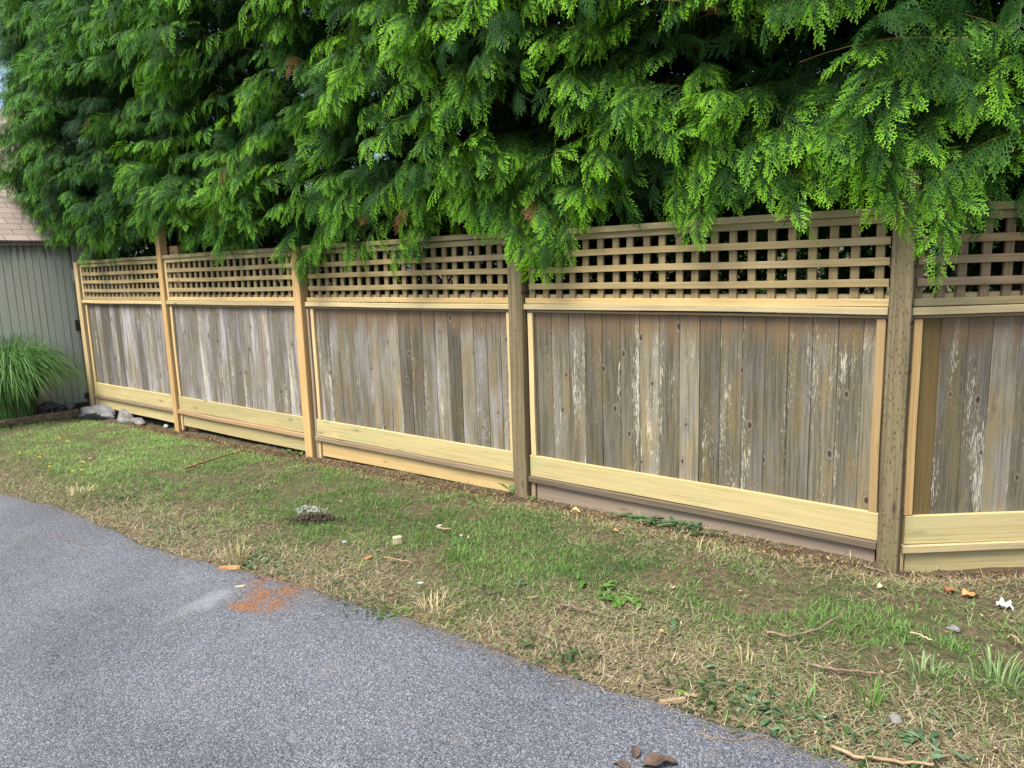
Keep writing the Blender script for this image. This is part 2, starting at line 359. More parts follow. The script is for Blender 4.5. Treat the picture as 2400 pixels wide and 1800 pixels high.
post(-0.802, -0.700, 4.028, 0.10, -0.4, 1.96, MT['old_post'], 'thick olive brown old post at the corner')

def panel(o2, dr, L, mboards, widths, mk, kick_z, kick_mat, rail_mat, lat_mat, rag=0.0, trimL=True, trimR=True, xrail=(0.0, 0.0), label=None, dz=(0, 0), first_new=False, bot_mat=None, lr_mat=None, mid_mat=None, bb_ext=(0, 0), tl_mat=None, tr_mat=None, side_trim=False):
    """one fence section starting at plan point o2, running along dr for L metres; local s along, front normal fr"""
    dr = np.array([dr[0], dr[1], 0.0]); fr = np.array([dr[1], -dr[0], 0.0]); O = np.array([o2[0], o2[1], 0.0])
    def P(s, y, z): q = s/L; return O + dr*s - fr*y + np.array([0, 0, z + dz[0]*(1-q) + dz[1]*q])
    def hb(w, s0, s1, z0, z1, y, t, **kw):
        zc = (z0+z1)/2; w.beam(P(s0, y, zc), P(s1, y, zc), abs(z1-z0), t, front=fr, segs=kw.pop('segs', 10), **kw); return w
    def vb(w, s, z0, z1, wd, y, t, **kw):
        w.beam(P(s, y, z0), P(s, y, z1), wd, t, front=fr, segs=kw.pop('segs', 6), **kw); return w
    # boards: tongue and groove, slight gaps
    w = Wood(); s = -0.01; i = 0; nw = Wood()
    tot = sum(widths); kx = (L+0.02)/tot
    for wd_ in widths:
        wd_ *= kx
        tgt = nw if (first_new and i == 0) else w
        tgt.beam(P(s+wd_/2, 0.032 + rng.uniform(-0.0015, 0.0015), ZTS1+0.012), P(s+wd_/2 + rng.normal(0, 0.001), 0.032 + rng.uniform(-0.0015, 0.0015), ZRB+0.01), wd_-0.0022, 0.018, front=fr, segs=8, ch=0.0028, bow=0.0006, u0=0.0)
        s += wd_; i += 1
    pan = fpart(w, 'fence_panel', mboards, None, label)
    # dark backing where boards meet: the tongues, set behind the faces
    t = Wood(); hb(t, -0.01, L+0.01, ZBB, ZTS1, 0.044, 0.004, segs=1, bow=0, ch=0.0005); fpart(t, 'board_tongue', MT['brownrail'], pan)
    if first_new: fpart(nw, 'replacement_board', MT['newboard'], pan, 'dark brown replacement board')
    # lattice
    w = Wood()
    for z in HS: hb(w, xrail[0]+0.03, L-0.005, z-0.02, z+0.02, 0.006, 0.018, ch=0.002, bow=0.0032, segs=14, rnd=rng.uniform(0.75, 1.25))
    n = int((L-0.03)/0.1095); s0 = 0.045
    for j in range(n+1):
        sj = s0 + j*0.1095 + rng.normal(0, 0.003)
        if sj > L-0.02: break
        w.beam(P(sj + rng.normal(0, 0.002), 0.025, ZLR1-0.02), P(sj + rng.normal(0, 0.002), 0.025, Z_TR1+0.01), 0.044, 0.019, front=fr, segs=3, ch=0.002, bow=0.001, rnd=rng.uniform(-0.25, 0.35))
    fpart(w, 'lattice', lat_mat, pan)
    if side_trim: fpart(vb(Wood(), 0.018, ZLR0+0.002, Z_TR1-0.046, 0.036, 0.002, 0.022, segs=3), 'lattice_trim', MT['cream'], pan)
    w = Wood(); hb(w, 0.0, L, ZLR0-0.012, ZLR0+0.022, 0.0455, 0.03, segs=8); fpart(w, 'back_rail', MT['cream'], pan)
    w = Wood(); hb(w, -0.005, L+0.005, Z_TR1, Z_TR0, -0.012, 0.075, bow=0.004, segs=14); fpart(w, 'top_rail', MT['toprail'], pan); fpart(hb(Wood(), 0.0, L, 1.720, Z_TR1-0.003, 0.004, 0.02, bow=0.003), 'upper_lattice_rail', MT['toprail'], pan)
    w = Wood(); hb(w, 0.0, L, ZLR1, ZLR0, 0.001, 0.023, bow=0.0015); fpart(w, 'lattice_rail', lr_mat or MT['orange'], pan)
    w = Wood(); hb(w, xrail[0]-0.012, L+xrail[1], ZMR1, ZMR0, -0.014, 0.085, bow=0.002); fpart(w, 'middle_rail', mid_mat or MT['rail'], pan); fpart(hb(Wood(), 0.0, L, ZTS1, ZTS0, 0.012, 0.018, bow=0.001), 'thin_trim', MT['brownrail'], pan)
    w = Wood()
    if trimL: fpart(vb(Wood(), mk[0], ZBT+0.004, ZTS1-0.003, 0.042, 0.008, 0.0235), 'trim_strip', tl_mat or MT['cream'], pan)
    if trimR: fpart(vb(Wood(), L-mk[1], ZBT-0.01, ZTS1-0.003, 0.044, 0.008, 0.0235), 'trim_strip', tr_mat or MT['cream'], pan)
    w = Wood(); hb(w, bb_ext[0], L+bb_ext[1], ZBB, ZBT, 0.006, 0.0245, bow=0.002, segs=12); fpart(w, 'bottom_board', bot_mat or MT['treated'], pan)
    w = Wood(); hb(w, bb_ext[0]-0.015, L+bb_ext[1], ZRB, ZRT, -0.014, 0.085, bow=0.003, segs=12); fpart(w, 'bottom_rail', rail_mat, pan)
    w = Wood(); a = P(0.05, 0.016, 0); b_ = P(L-0.01, 0.016, 0); zt = ZRB-0.002
    h0, h1 = kick_z
    w.beam(a + [0, 0, (zt+h0)/2], b_ + [0, 0, (zt+h1)/2], zt-(h0+h1)/2, 0.024, front=fr, segs=10, bow=0.003); fpart(w, 'kickboard', kick_mat, pan)
    w = Wood(); vb(w, 0.022, h0-0.05, zt, 0.036, 0.006, 0.034, segs=3); fpart(w, 'cleat', MT['cream'] if kick_mat is not MT['greykick'] else MT['brownrail'], pan)
    return pan
def bw(n, m=0.135): return list(rng.normal(m, 0.006, n))
panel((-10.30, D), (1, 0), 2.10, MT['boards_a'], bw(16), (0.035, 0.02), (-0.092, -0.114), MT['treated'], MT['brownrail'], MT['lattice'], trimR=False,
      label='leftmost silvery section next to the shed', lr_mat=MT['lattice'], bb_ext=(0.0, 0.0), mid_mat=MT['cream'], side_trim=True)
panel((-8.095, D), (1, 0), 2.36, MT['boards_a'], bw(18), (0.03, 0.02), (-0.116, -0.111), MT['treated'], MT['pinkrail'], MT['lattice'], trimR=False,
      label='silvery section between the two golden posts', side_trim=True)
panel((-5.57, D), (1, 0), 2.34, MT['boards_b'], bw(18), (0.045, 0.03), (-0.134, -0.075), MT['orange'], MT['brownrail'], MT['lattice'],
      label='grey brown section with orange kickboard')
panel((-3.10, D), (1, 0), 2.29, MT['boards_c'], [0.075] + bw(17), (0.03, 0.03), (-0.12, -0.09), MT['greykick'], MT['darkrail'], MT['lattice'],
      label='widest olive section with flaking pale streaks', tr_mat=MT['trim_brown'])
RX = np.array([cos(YAW), sin(YAW)])
panel((-0.72+0.01, D+0.005), RX, 2.30, MT['boards_c'], [0.185] + bw(16), (0.05, 0.03), (-0.10, -0.10), MT['treated'], MT['rail'], MT['lattice_brown'],
      first_new=True, label='section turning away past the corner post', lr_mat=MT['toprail'], bb_ext=(0.035, 0), tl_mat=MT['new_post'])

# ------------------------------------------------------------------ cedar hedge trees
def frond(seed, lod):
    r = np.random.default_rng(seed); V = []; T = []; Q = []
    def quad(p, t):
        n = len(V); V.extend(p); T.extend(t); Q.append((n, n+1, n+2, n+3))
    nb = {0: 7, 1: 6, 2: 6}[lod]
    wr = {0: 0.011, 1: 0.016, 2: 0.03}[lod]
    for i in range(3):
        a, b_ = i/3, (i+1)/3
        quad([(a, -wr*(1.1-a), 0.0), (a, wr*(1.1-a), 0.0), (b_, wr*(1.1-b_), 0.0), (b_, -wr*(1.1-b_), 0.0)], [a*0.5, a*0.5, b_*0.8, b_*0.8])
    for i in range(nb*2+1):
        sd_ = 1 if i % 2 else -1; s0 = 0.06 + 0.90*i/(nb*2)
        if i == nb*2: ang = 0.0; L = 0.16
        else:
            ang = (0.92 - 0.38*s0 + r.normal(0, 0.09))*sd_
            L = (0.40*(1-s0)**0.75 + 0.08)*min(1, 0.5+s0*2.4)*r.uniform(0.82, 1.12)
        dx, dy = cos(ang), sin(ang); bx, by = s0, 0.0; cv = r.uniform(0.0, 0.14)*-sd_; zt = r.normal(-0.06, 0.06)
        def pt(u): # along the branchlet, curving towards the tip
            a2 = ang + cv*u; return np.array([bx + L*u*cos(a2), by + L*u*sin(a2), zt*L*u*2])
        tip0 = 0.25 + 0.45*s0
        if lod == 2:
            p0, p1, p2 = pt(0), pt(0.55), pt(1); n_ = np.array([-dy, dx, 0])*L*0.17
            quad([p0, p1-n_, p2, p1+n_], [tip0-0.2, tip0, 1.0, tip0]); continue
        w = 0.012 if lod == 0 else 0.016
        n_ = np.array([-dy, dx, 0])*w
        quad([pt(0)-n_, pt(0)+n_, pt(1)+n_*0.5, pt(1)-n_*0.5], [tip0-0.2, tip0-0.2, 1.0, 1.0])
        m = max(2, int(L/(0.047 if lod == 0 else 0.062)))
        for j in range(m):
            u = 0.14 + 0.86*(j+0.5)/m; c = pt(u); s2 = 1 if (j+i) % 2 else -1
            a3 = ang + cv*u + s2*r.uniform(0.5, 0.72); l2 = (0.074 if lod == 0 else 0.080)*(1.15-0.60*u)*(0.75+0.5*L/0.4)*r.uniform(0.85, 1.15)
            d2 = np.array([cos(a3), sin(a3), r.normal(0, 0.12)]); n2 = np.array([-sin(a3), cos(a3), 0])*(0.0160 if lod == 0 else 0.019)
            tt = min(1.0, tip0 + 0.55*u)
            quad([c, c+d2*l2*0.55-n2, c+d2*l2, c+d2*l2*0.55+n2], [tt-0.25, tt, min(1, tt+0.2), tt])
    return np.array(V), np.array(Q), np.clip(np.array(T), 0, 1)
FR = {l: [frond(100+10*l+k, l) for k in range(5)] for l in (0, 1, 2)}
class Cloud:
    def __init__(s): s.V = []; s.Q = []; s.A = []; s.n = 0
    def add(s, lod, o, X, N, sc, bend, side, var, brown, newness_shade):
        """batch of fronds: o,X,N (k,3); sc,bend,var,brown (k,)"""
        if len(o) == 0: return
        X = X/np.linalg.norm(X, axis=1, keepdims=True); N = N - X*(N*X).sum(1, keepdims=True); N /= np.linalg.norm(N, axis=1, keepdims=True)+1e-9
        Y = np.cross(N, X); pick = rng.integers(0, 5, len(o))
        for k in range(5):
            m = pick == k; c = m.sum()
            if not c: continue
            V, Q, T = FR[lod][k]
            x = V[None, :, 0]; y = V[None, :, 1]; z = V[None, :, 2]
            bz = z - bend[m][:, None]*x*x - side[m][:, None]*y*y
            xx = x*(1-0.25*bend[m][:, None]*x)
            P = o[m][:, None, :] + sc[m][:, None, None]*(xx[..., None]*X[m][:, None, :] + y[..., None]*Y[m][:, None, :] + bz[..., None]*N[m][:, None, :])
            s.V.append(P.reshape(-1, 3).astype(np.float32))
            s.Q.append((Q[None] + (np.arange(c)*len(V))[:, None, None] + s.n).reshape(-1, 4).astype(np.int32)); s.n += c*len(V)
            A = np.stack([np.clip(T[None]*newness_shade[m][:, None], 0, 1), np.broadcast_to(var[m][:, None], (c, len(V))), np.broadcast_to(brown[m][:, None], (c, len(V)))], -1)
            s.A.append(A.reshape(-1, 3).astype(np.float32))
    def strip(s, pts, w, var=0.5, brown=1.0):
        """batch of thin twigs: pts (k,m,3), as crossed ribbons"""
        k, m, _ = pts.shape
        for ax in (np.array([1.0, 0, 0.2]), np.array([0.1, 0.3, 1.0])):
            ww = (w*np.linspace(1, 0.35, m))[None, :, None]*ax
            P = np.stack([pts-ww, pts+ww], 2).reshape(k, m*2, 3)
            q = np.array([(2*i, 2*i+1, 2*i+3, 2*i+2) for i in range(m-1)])
            s.V.append(P.reshape(-1, 3).astype(np.float32)); s.Q.append((q[None] + (np.arange(k)*m*2)[:, None, None] + s.n).reshape(-1, 4).astype(np.int32)); s.n += k*m*2
            A = np.zeros((k*m*2, 3), np.float32); A[:, 1] = var; A[:, 2] = brown; s.A.append(A)
    def build(s, name, mat, parent):
        return mesh_np(name, np.concatenate(s.V), [np.concatenate(s.Q)], mat, parent, {'leaf': ('FLOAT_VECTOR', np.concatenate(s.A))})
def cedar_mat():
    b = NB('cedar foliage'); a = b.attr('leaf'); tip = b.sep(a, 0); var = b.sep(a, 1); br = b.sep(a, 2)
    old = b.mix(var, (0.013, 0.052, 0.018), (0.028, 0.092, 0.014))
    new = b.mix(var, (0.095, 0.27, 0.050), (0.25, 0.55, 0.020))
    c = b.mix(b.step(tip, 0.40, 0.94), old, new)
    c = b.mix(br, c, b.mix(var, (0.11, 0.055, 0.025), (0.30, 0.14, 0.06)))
    b.col(c); b.b.inputs['Roughness'].default_value = 0.6; b.b.inputs['Specular IOR Level'].default_value = 0.15
    tr = b.n.new('ShaderNodeBsdfTranslucent'); b.set(tr.inputs[0], b.mix(0.5, c, b.mix(1.0, c, (1.5, 1.35, 0.5), 'MULTIPLY')))
    mx = b.n.new('ShaderNodeMixShader'); mx.inputs[0].default_value = 0.30
    b.l.new(b.b.outputs[0], mx.inputs[1]); b.l.new(tr.outputs[0], mx.inputs[2]); b.l.new(mx.outputs[0], b.out.inputs[0])
    return b.m
def bark_mat():
    b = NB('cedar bark'); p = b.obj(); n = b.noise(b.vm(p, (30, 30, 3)), 1.0, 5, 0.7)
    b.col(b.mix(b.step(n, 0.35, 0.65), (0.05, 0.032, 0.022), (0.16, 0.105, 0.07))); b.bump(n, 0.8, 0.02); return b.m
CEDAR, BARK = cedar_mat(), bark_mat()

# footprint of the hedge's face: left end cap, long face, turn at the corner post
FACE = np.array([(-11.5, 6.3), (-12.0, 5.75), (-12.15, 5.1), (-11.9, 4.5), (-11.3, 4.12), (-10.4, 4.03), (-0.75, 4.03), (0.0, 4.55), (2.0, 6.1)])
SEG = np.linalg.norm(np.diff(FACE, axis=0), axis=1); CUM = np.concatenate([[0], np.cumsum(SEG)])
def face(s):
    i = np.clip(np.searchsorted(CUM, s, side='right')-1, 0, len(SEG)-1); q = ((s-CUM[i])/SEG[i])[:, None]
    p = FACE[i]*(1-q) + FACE[i+1]*q; d = (FACE[i+1]-FACE[i])/SEG[i][:, None]
    return p, np.stack([d[:, 1], -d[:, 0]], 1)
LOWX = [(-12.5, 2.75), (-11.7, 2.55), (-11.1, 2.3), (-10.5, 1.95), (-10.0, 1.88), (-7.7, 1.93), (-6.8, 1.80), (-6.0, 1.70), (-5.4, 1.60), (-5.0, 1.74), (-4.4, 1.75), (-4.1, 1.62), (-3.8, 1.77), (-3.4, 1.76), (-3.05, 1.66), (-2.75, 1.55), (-2.4, 1.75), (-1.75, 1.74), (-1.4, 1.80), (-1.0, 1.78), (-0.78, 1.80), (-0.69, 1.62), (-0.3, 1.66), (2, 1.7)]
LX = np.array([a for a, _ in LOWX]); LZ = np.array([b for _, b in LOWX]) + 0.10
TREES = [(-11.3, 4.95, 'leftmost cedar tree at the hedge end, its sprays against sky and shed roof', 0.30),  # last value: own tone, with distance and sky reflection painted bluer at left
         (-9.2, 4.9, 'blue green cedar tree hanging over the silvery fence section beside the shed', 0.25),
         (-7.4, 4.95, 'cedar tree of fine green sprays rising behind the taller golden fence post', 0.35),
         (-5.6, 4.9, 'cedar tree drooping a dark spray over the golden post with reddish knots', 0.5),
         (-3.9, 4.95, 'bright cedar tree above the section with the orange kickboard', 0.62),
         (-2.2, 4.9, 'lime tipped cedar tree above the widest lattice section', 0.68),
         (-0.4, 5.2, 'rightmost cedar tree with large bright sprays around the thick corner post', 0.72)]
TX = np.array([t[0] for t in TREES])
clouds = [Cloud() for _ in TREES]
def ztop(x): return 2.75 + np.maximum(0, -0.37-x)*0.235 + 0.55
def out_profile(z):
    return np.interp(z, [1.4, 1.75, 2.2, 2.9, 3.8, 5.0, 6.0, 6.5], [0.10, 0.10, 0.22, 0.36, 0.42, 0.30, -0.1, -0.6])
def emit(n, low, depth, layer, pts=None):
    s = rng.uniform(0, CUM[-1], n); p, nn = face(s)
    if pts is not None: p = np.stack([pts[:, 0], np.full(n, 4.03)], 1); nn = np.tile([0.0, -1.0], (n, 1))
    zl = np.interp(p[:, 0], LX, LZ) + (0.0 if layer == 0 else 0.05)
    z = zl + (6.35-zl)*rng.uniform(0, 1, n) if not low else zl + rng.uniform(0, 0.38, n)**1.3
    if pts is not None: z = pts[:, 2].copy(); zl = z.copy()
    vis = (z < ztop(p[:, 0]))
    keep = np.where(vis, True, rng.uniform(0, 1, n) < 0.38)
    gap = fbm(p[:, 0]+p[:, 1], z, 1.15, 31, 2)
    if layer == 0: keep &= (gap > np.where(p[:, 0] > -5, 0.34, 0.40)) | (rng.uniform(0, 1, n) < 0.38)
    if pts is not None: keep[:] = True
    p, nn, z, vis, zl = p[keep], nn[keep], z[keep], vis[keep], zl[keep]; n = len(z)
    off = out_profile(z) + 0.55*(fbm(p[:, 0]+p[:, 1]*0.7, z, 1.3, 41, 3)-0.5) - depth + rng.normal(0, 0.05, n)
    nearlow = np.clip(1-(z-zl)/0.35, 0, 1); off = off*(1-nearlow) + nearlow*(0.10 + rng.uniform(0, 0.10, n) - depth)
    tip = np.concatenate([p + nn*off[:, None], z[:, None]], 1)
    yawr = rng.normal(0, 0.5, n); c_, s_ = np.cos(yawr), np.sin(yawr)
    d = np.stack([nn[:, 0]*c_-nn[:, 1]*s_, nn[:, 0]*s_+nn[:, 1]*c_, rng.uniform(0.0, 0.45, n)], 1); d /= np.linalg.norm(d, axis=1, keepdims=True)
    L = rng.uniform(0.45, 0.85, n); drop = rng.uniform(0.22, 0.62, n) + 0.35*nearlow
    up = np.array([0, 0, 1.0])
    S0 = tip - d*L[:, None] + up*(drop*L)[:, None]
    owner = np.argmin(np.abs(TX[None] + rng.normal(0, 0.12, (n, 1)) - tip[:, :1]), 1)
    roll = rng.normal(0, 0.45, n); tree_tint = np.array([t[3] for t in TREES])[owner]
    bvar = np.clip(tree_tint + rng.normal(0, 0.16, n), 0, 1); bnew_shade = np.where(rng.uniform(0, 1, n) < 0.68, rng.uniform(0.85, 1.2, n), rng.uniform(0.3, 0.75, n))*(0.42+0.58*(layer == 0))  # inner layer damped darker, interior shade put into its colour
    dead = np.zeros(n)
    lodsel = np.where(~vis, 2, np.where(tip[:, 0] > -8.5, 0, 1)) if layer == 0 else np.where(vis, 1, 2)
    mfr = 11
    for j in range(mfr):
        t = 0.30 + 0.66*j/(mfr-1) if j < mfr-1 else 0.94
        base = S0 + d*(L*t)[:, None] - up*(drop*L*t*t)[:, None]
        tau = d - up*(2*drop*t)[:, None]*0.8; tau /= np.linalg.norm(tau, axis=1, keepdims=True)
        sidev = np.cross(tau, up); sidev /= np.linalg.norm(sidev, axis=1, keepdims=True)+1e-9; nb = np.cross(sidev, tau)
        sidev, nb = sidev*np.cos(roll)[:, None] + nb*np.sin(roll)[:, None], nb*np.cos(roll)[:, None] - sidev*np.sin(roll)[:, None]
        sg = 1 if j % 2 else -1
        if j < mfr-1: X = 0.72*tau + sg*0.72*sidev*rng.uniform(0.7, 1.15, (n, 1)) - up*rng.uniform(0.05, 0.42, (n, 1)); sc = 0.245*(1.06-0.45*t)*rng.uniform(0.75, 1.25, n)
        else: X = tau - up*0.15; sc = 0.19*rng.uniform(0.8, 1.2, n)
        sc = sc*np.where(lodsel == 2, 1.2, 1.0)
        N = nb + rng.normal(0, 0.22, (n, 3)); bend = rng.uniform(0.2, 0.75, n); sid = rng.uniform(0.2, 1.3, n)
        var = np.clip(bvar + rng.normal(0, 0.08, n), 0, 1); dead = (rng.uniform(0, 1, n) < 0.0018).astype(float)
        for ti in range(len(TREES)):
            for l in (0, 1, 2):
                m = (owner == ti) & (lodsel == l)
                if m.any(): clouds[ti].add(l, base[m], X[m], N[m], sc[m], bend[m], sid[m], var[m], dead[m], bnew_shade[m]*(0.75+0.35*t))
    tt = np.linspace(0, 0.97, 7)[None, :, None]
    pts = S0[:, None] + d[:, None]*(L[:, None, None]*tt) - up*(drop*L)[:, None, None]*tt*tt
    for ti in range(len(TREES)):
        m = owner == ti
        if m.any(): clouds[ti].strip(pts[m], 0.0022, 0.35, 0.85)
emit(2700, False, 0.0, 0)
emit(230, True, 0.0, 0)
HANG = [(-5.42, 1.63, 5), (-5.58, 1.75, 3), (-4.18, 1.66, 4), (-4.72, 1.76, 3), (-2.82, 1.60, 5), (-3.06, 1.74, 4), (-2.62, 1.72, 3), (-1.75, 1.80, 3), (-1.12, 1.80, 3), (-0.64, 1.66, 5), (-0.76, 1.84, 5), (-0.84, 1.98, 3), (-6.6, 1.84, 4), (-7.2, 1.90, 3), (-9.6, 1.86, 4), (-8.9, 1.90, 4)]
hp = np.array([(hx + rng.normal(0, 0.05), 0, hz + rng.normal(0, 0.035)) for hx, hz, c_ in HANG for _ in range(c_)])
emit(len(hp), True, 0.0, 0, hp)
emit(1700, False, 0.38, 1)
# deeper, sparser sprays closing the crowns against light, coloured dark for interior shade
def fill(n, y0, y1, zlo, zhi, scl, xr=(-11.3, 2.6), gap=None):
    x = rng.uniform(*xr, n); y = rng.uniform(y0, y1, n) + np.maximum(0, x+0.75)*0.75; z = rng.uniform(zlo, zhi, n)
    if gap is not None:
        k_ = gap(x, y, z); x, y, z = x[k_], y[k_], z[k_]; n = len(x)
    o = np.stack([x, y, z], 1); a = rng.uniform(0, 2*pi, n)
    X = np.stack([np.cos(a), np.sin(a)-0.3, rng.uniform(-0.9, 0.1, n)], 1); N = rng.normal(0, 0.5, (n, 3)) + [0, -0.4, 0.6]
    owner = np.argmin(np.abs(TX[None]-x[:, None]), 1); tree_tint = np.array([t[3] for t in TREES])[owner]
    for ti in range(len(TREES)):
        m = owner == ti; c = m.sum()
        if c: clouds[ti].add(2, o[m], X[m], N[m], rng.uniform(0.7, 1.3, c)*scl, rng.uniform(0.1, 0.6, c), rng.uniform(0, 0.5, c), np.clip(tree_tint[m]*0.7+rng.normal(0, 0.1, c), 0, 1), (rng.uniform(0, 1, c) < 0.05).astype(float), np.full(c, 0.28))
fill(10000, 4.4, 5.5, 1.75, 6.2, 0.27)
fill(7000, 4.7, 6.2, 1.85, 4.6, 0.30, xr=(-5.0, 2.8))
fill(9000, 5.2, 6.0, 0.0, 6.2, 0.36, gap=lambda x, y, z: (z > 1.95) | (x < -2.2) | (rng.uniform(0, 1, len(x)) < 0.5))
fill(2600, 4.5, 5.5, 0.4, 1.9, 0.24, gap=lambda x, y, z: (x < -2.0) | (rng.uniform(0, 1, len(x)) < 0.6))

def tube(pts, rad_, sides=8):
    pts = np.array(pts, float); n = len(pts); V = []; 
    for i in range(n):
        t = pts[min(i+1, n-1)]-pts[max(i-1, 0)]; t /= np.linalg.norm(t); a = np.cross(t, [0.3, 0.9, 0.31]); a /= np.linalg.norm(a); b_ = np.cross(t, a)
        for k_ in range(sides):
            an = 2*pi*k_/sides; V.append(pts[i] + rad_[i]*(cos(an)*a + sin(an)*b_))
    F = [(i*sides+k_, i*sides+(k_+1) % sides, (i+1)*sides+(k_+1) % sides, (i+1)*sides+k_) for i in range(n-1) for k_ in range(sides)]
    return np.array(V), np.array(F), np.array([tuple(range(sides-1, -1, -1)), tuple(range((n-1)*sides, n*sides))])
class Tubes:
    def __init__(s): s.V = []; s.F = []; s.C = []; s.n = 0
    def add(s, pts, r, sides=8):
        V, F, C = tube(pts, r, sides); s.V.append(V); s.F.append(F+s.n); s.C.append(C+s.n); s.n += len(V); return s
    def build(s, name, mat, parent=None, smooth=True): return mesh_np(name, np.concatenate(s.V), [np.concatenate(s.F), np.concatenate(s.C)], mat, parent, smooth=smooth)
for (x, y, lab, tree_tint), cl in zip(TREES, clouds):
    z0 = float(g0(x, y)); t = empty('cedar_tree', (x, y, z0), lab, 'tree', 'cedar trees of the hedge behind the fence')
    inv = Matrix.Translation((-x, -y, -z0))
    tr = Tubes(); hts = np.linspace(z0-0.2, 6.0, 14)
    wob = np.cumsum(rng.normal(0, 0.02, (14, 2)), 0)
    axis_ = np.stack([x+wob[:, 0], y+wob[:, 1], hts], 1); tr.add(axis_, np.linspace(0.12, 0.02, 14), 10)
    o = tr.build('trunk', BARK, t); o.matrix_parent_inverse = inv
    for q in range(12):
        h = rng.uniform(0.9, 5.6); a = rng.uniform(0, 2*pi); L = rng.uniform(0.6, 1.1)*(1 if h < 4.5 else 0.6)
        i = np.searchsorted(hts, h)-1; b0 = axis_[i] + (axis_[i+1]-axis_[i])*((h-hts[i])/(hts[i+1]-hts[i]))
        dv = np.array([cos(a), sin(a)*0.8, 0.25]); sg = np.linspace(0, 1, 6)[:, None]
        o = Tubes().add(b0 + dv*L*sg - np.array([0, 0, 0.45])*L*sg**2 + rng.normal(0, 0.012, (6, 3))*sg, np.linspace(0.02, 0.005, 6), 6).build('limb', BARK, t); o.matrix_parent_inverse = inv
    o = cl.build('crown', CEDAR, t); o.matrix_parent_inverse = inv

# ------------------------------------------------------------------ shed at the left
def shed_mats():
    b = NB('grey green siding'); p = b.obj(); z = b.sep(p, 2)
    n = b.noise(b.vm(p, (20, 20, 1.5)), 1.0, 4, 0.65); n2 = b.noise(p, 3, 3)
    c = b.mix(n2, (0.60, 0.60, 0.47), (0.65, 0.65, 0.52))
    c = b.mix(b.ma(b.step(n, 0.5, 0.75), 0.35), c, (0.36, 0.38, 0.33))
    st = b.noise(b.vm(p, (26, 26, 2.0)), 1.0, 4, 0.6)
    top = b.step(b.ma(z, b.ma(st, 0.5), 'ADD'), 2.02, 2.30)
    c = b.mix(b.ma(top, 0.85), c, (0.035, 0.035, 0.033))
    b.col(c); b.bump(n, 0.2, 0.004); siding = b.m
    b = NB('shed shingles'); p = b.obj(); br = b.n.new('ShaderNodeTexBrick'); b.set(br.inputs['Vector'], b.attr('wv'))
    br.inputs['Scale'].default_value = 1.0; br.inputs['Brick Width'].default_value = 0.28; br.inputs['Row Height'].default_value = 0.13; br.inputs['Mortar Size'].default_value = 0.006
    br.inputs['Color1'].default_value = (0.33, 0.28, 0.25, 1); br.inputs['Color2'].default_value = (0.24, 0.20, 0.18, 1); br.inputs['Mortar'].default_value = (0.07, 0.055, 0.05, 1)
    c = b.mix(b.step(b.noise(p, 40, 3), 0.4, 0.7), br.outputs[0], (0.36, 0.29, 0.25), 'MIX'); c = b.mix(0.5, br.outputs[0], c)
    b.col(c); b.bump(br.outputs['Fac'], -0.6, 0.01); roof = b.m
    b = NB('pale painted trim'); b.col(b.mix(b.noise(b.obj(), 12, 4), (0.46, 0.475, 0.42), (0.58, 0.59, 0.53))); trim = b.m
    b = NB('rusty dark metal'); b.col(b.mix(b.noise(b.obj(), 60, 3), (0.05, 0.045, 0.04), (0.12, 0.09, 0.07))); b.b.inputs['Metallic'].default_value = 0.4; metal = b.m
    b = NB('white plate'); b.col(b.mix(b.noise(b.obj(), 50, 3), (0.66, 0.68, 0.66), (0.76, 0.78, 0.76))); white = b.m
    b = NB('blue grey patch'); b.col(b.mix(b.noise(b.obj(), 70, 3), (0.16, 0.22, 0.235), (0.24, 0.31, 0.32))); blue = b.m
    return siding, roof, trim, metal, white, blue
SIDING, ROOF, TRIM, METAL, WHITE, BLUE = shed_mats()
SX = -11.0; HW = 2.06
shed = empty('shed', (SX, 1.5, -0.2), 'grey green board shed with brown shingle roof at the left end of the fence', 'shed')
INV = Matrix.Translation((-SX, -1.5, 0.2))
def sp(o): o.matrix_parent_inverse = INV; return o
def boxv(lo, hi):
    x0, y0, z0 = lo; x1, y1, z1 = hi
    V = [(x0, y0, z0), (x1, y0, z0), (x1, y1, z0), (x0, y1, z0), (x0, y0, z1), (x1, y0, z1), (x1, y1, z1), (x0, y1, z1)]
    return np.array(V, float), np.array([(0, 3, 2, 1), (4, 5, 6, 7), (0, 1, 5, 4), (1, 2, 6, 5), (2, 3, 7, 6), (3, 0, 4, 7)])
class Boxes:
    def __init__(s): s.V = []; s.F = []; s.n = 0
    def box(s, lo, hi): V, F = boxv(lo, hi); s.V.append(V); s.F.append(F+s.n); s.n += 8; return s
    def build(s, name, mat, parent=None): return mesh_np(name, np.concatenate(s.V), [np.concatenate(s.F)], mat, parent)
ygap = on_x(187, 760, SX)[1]
w = Boxes(); y = -3.0
while y < ygap-0.02:
    bwid = rng.choice([0.082, 0.095, 0.108]); y1 = min(y+bwid, ygap-0.012)
    w.box((SX-0.03, y+0.004, -0.32), (SX+rng.uniform(-0.002, 0.002), y1-0.004, HW)); y = y1
w.box((SX-0.06, -3.0, -0.32), (SX-0.032, 4.9, HW-0.002)); w.box((-17.0, 4.84, -0.32), (SX-0.062, 4.9, HW-0.004)); w.box((-17.0, -3.0, -0.32), (SX-0.062, -2.94, HW-0.004)); w.box((-17.06, -3.0, -0.32), (-17.002, 4.9, HW-0.006))
sp(w.build('wall', SIDING, shed))
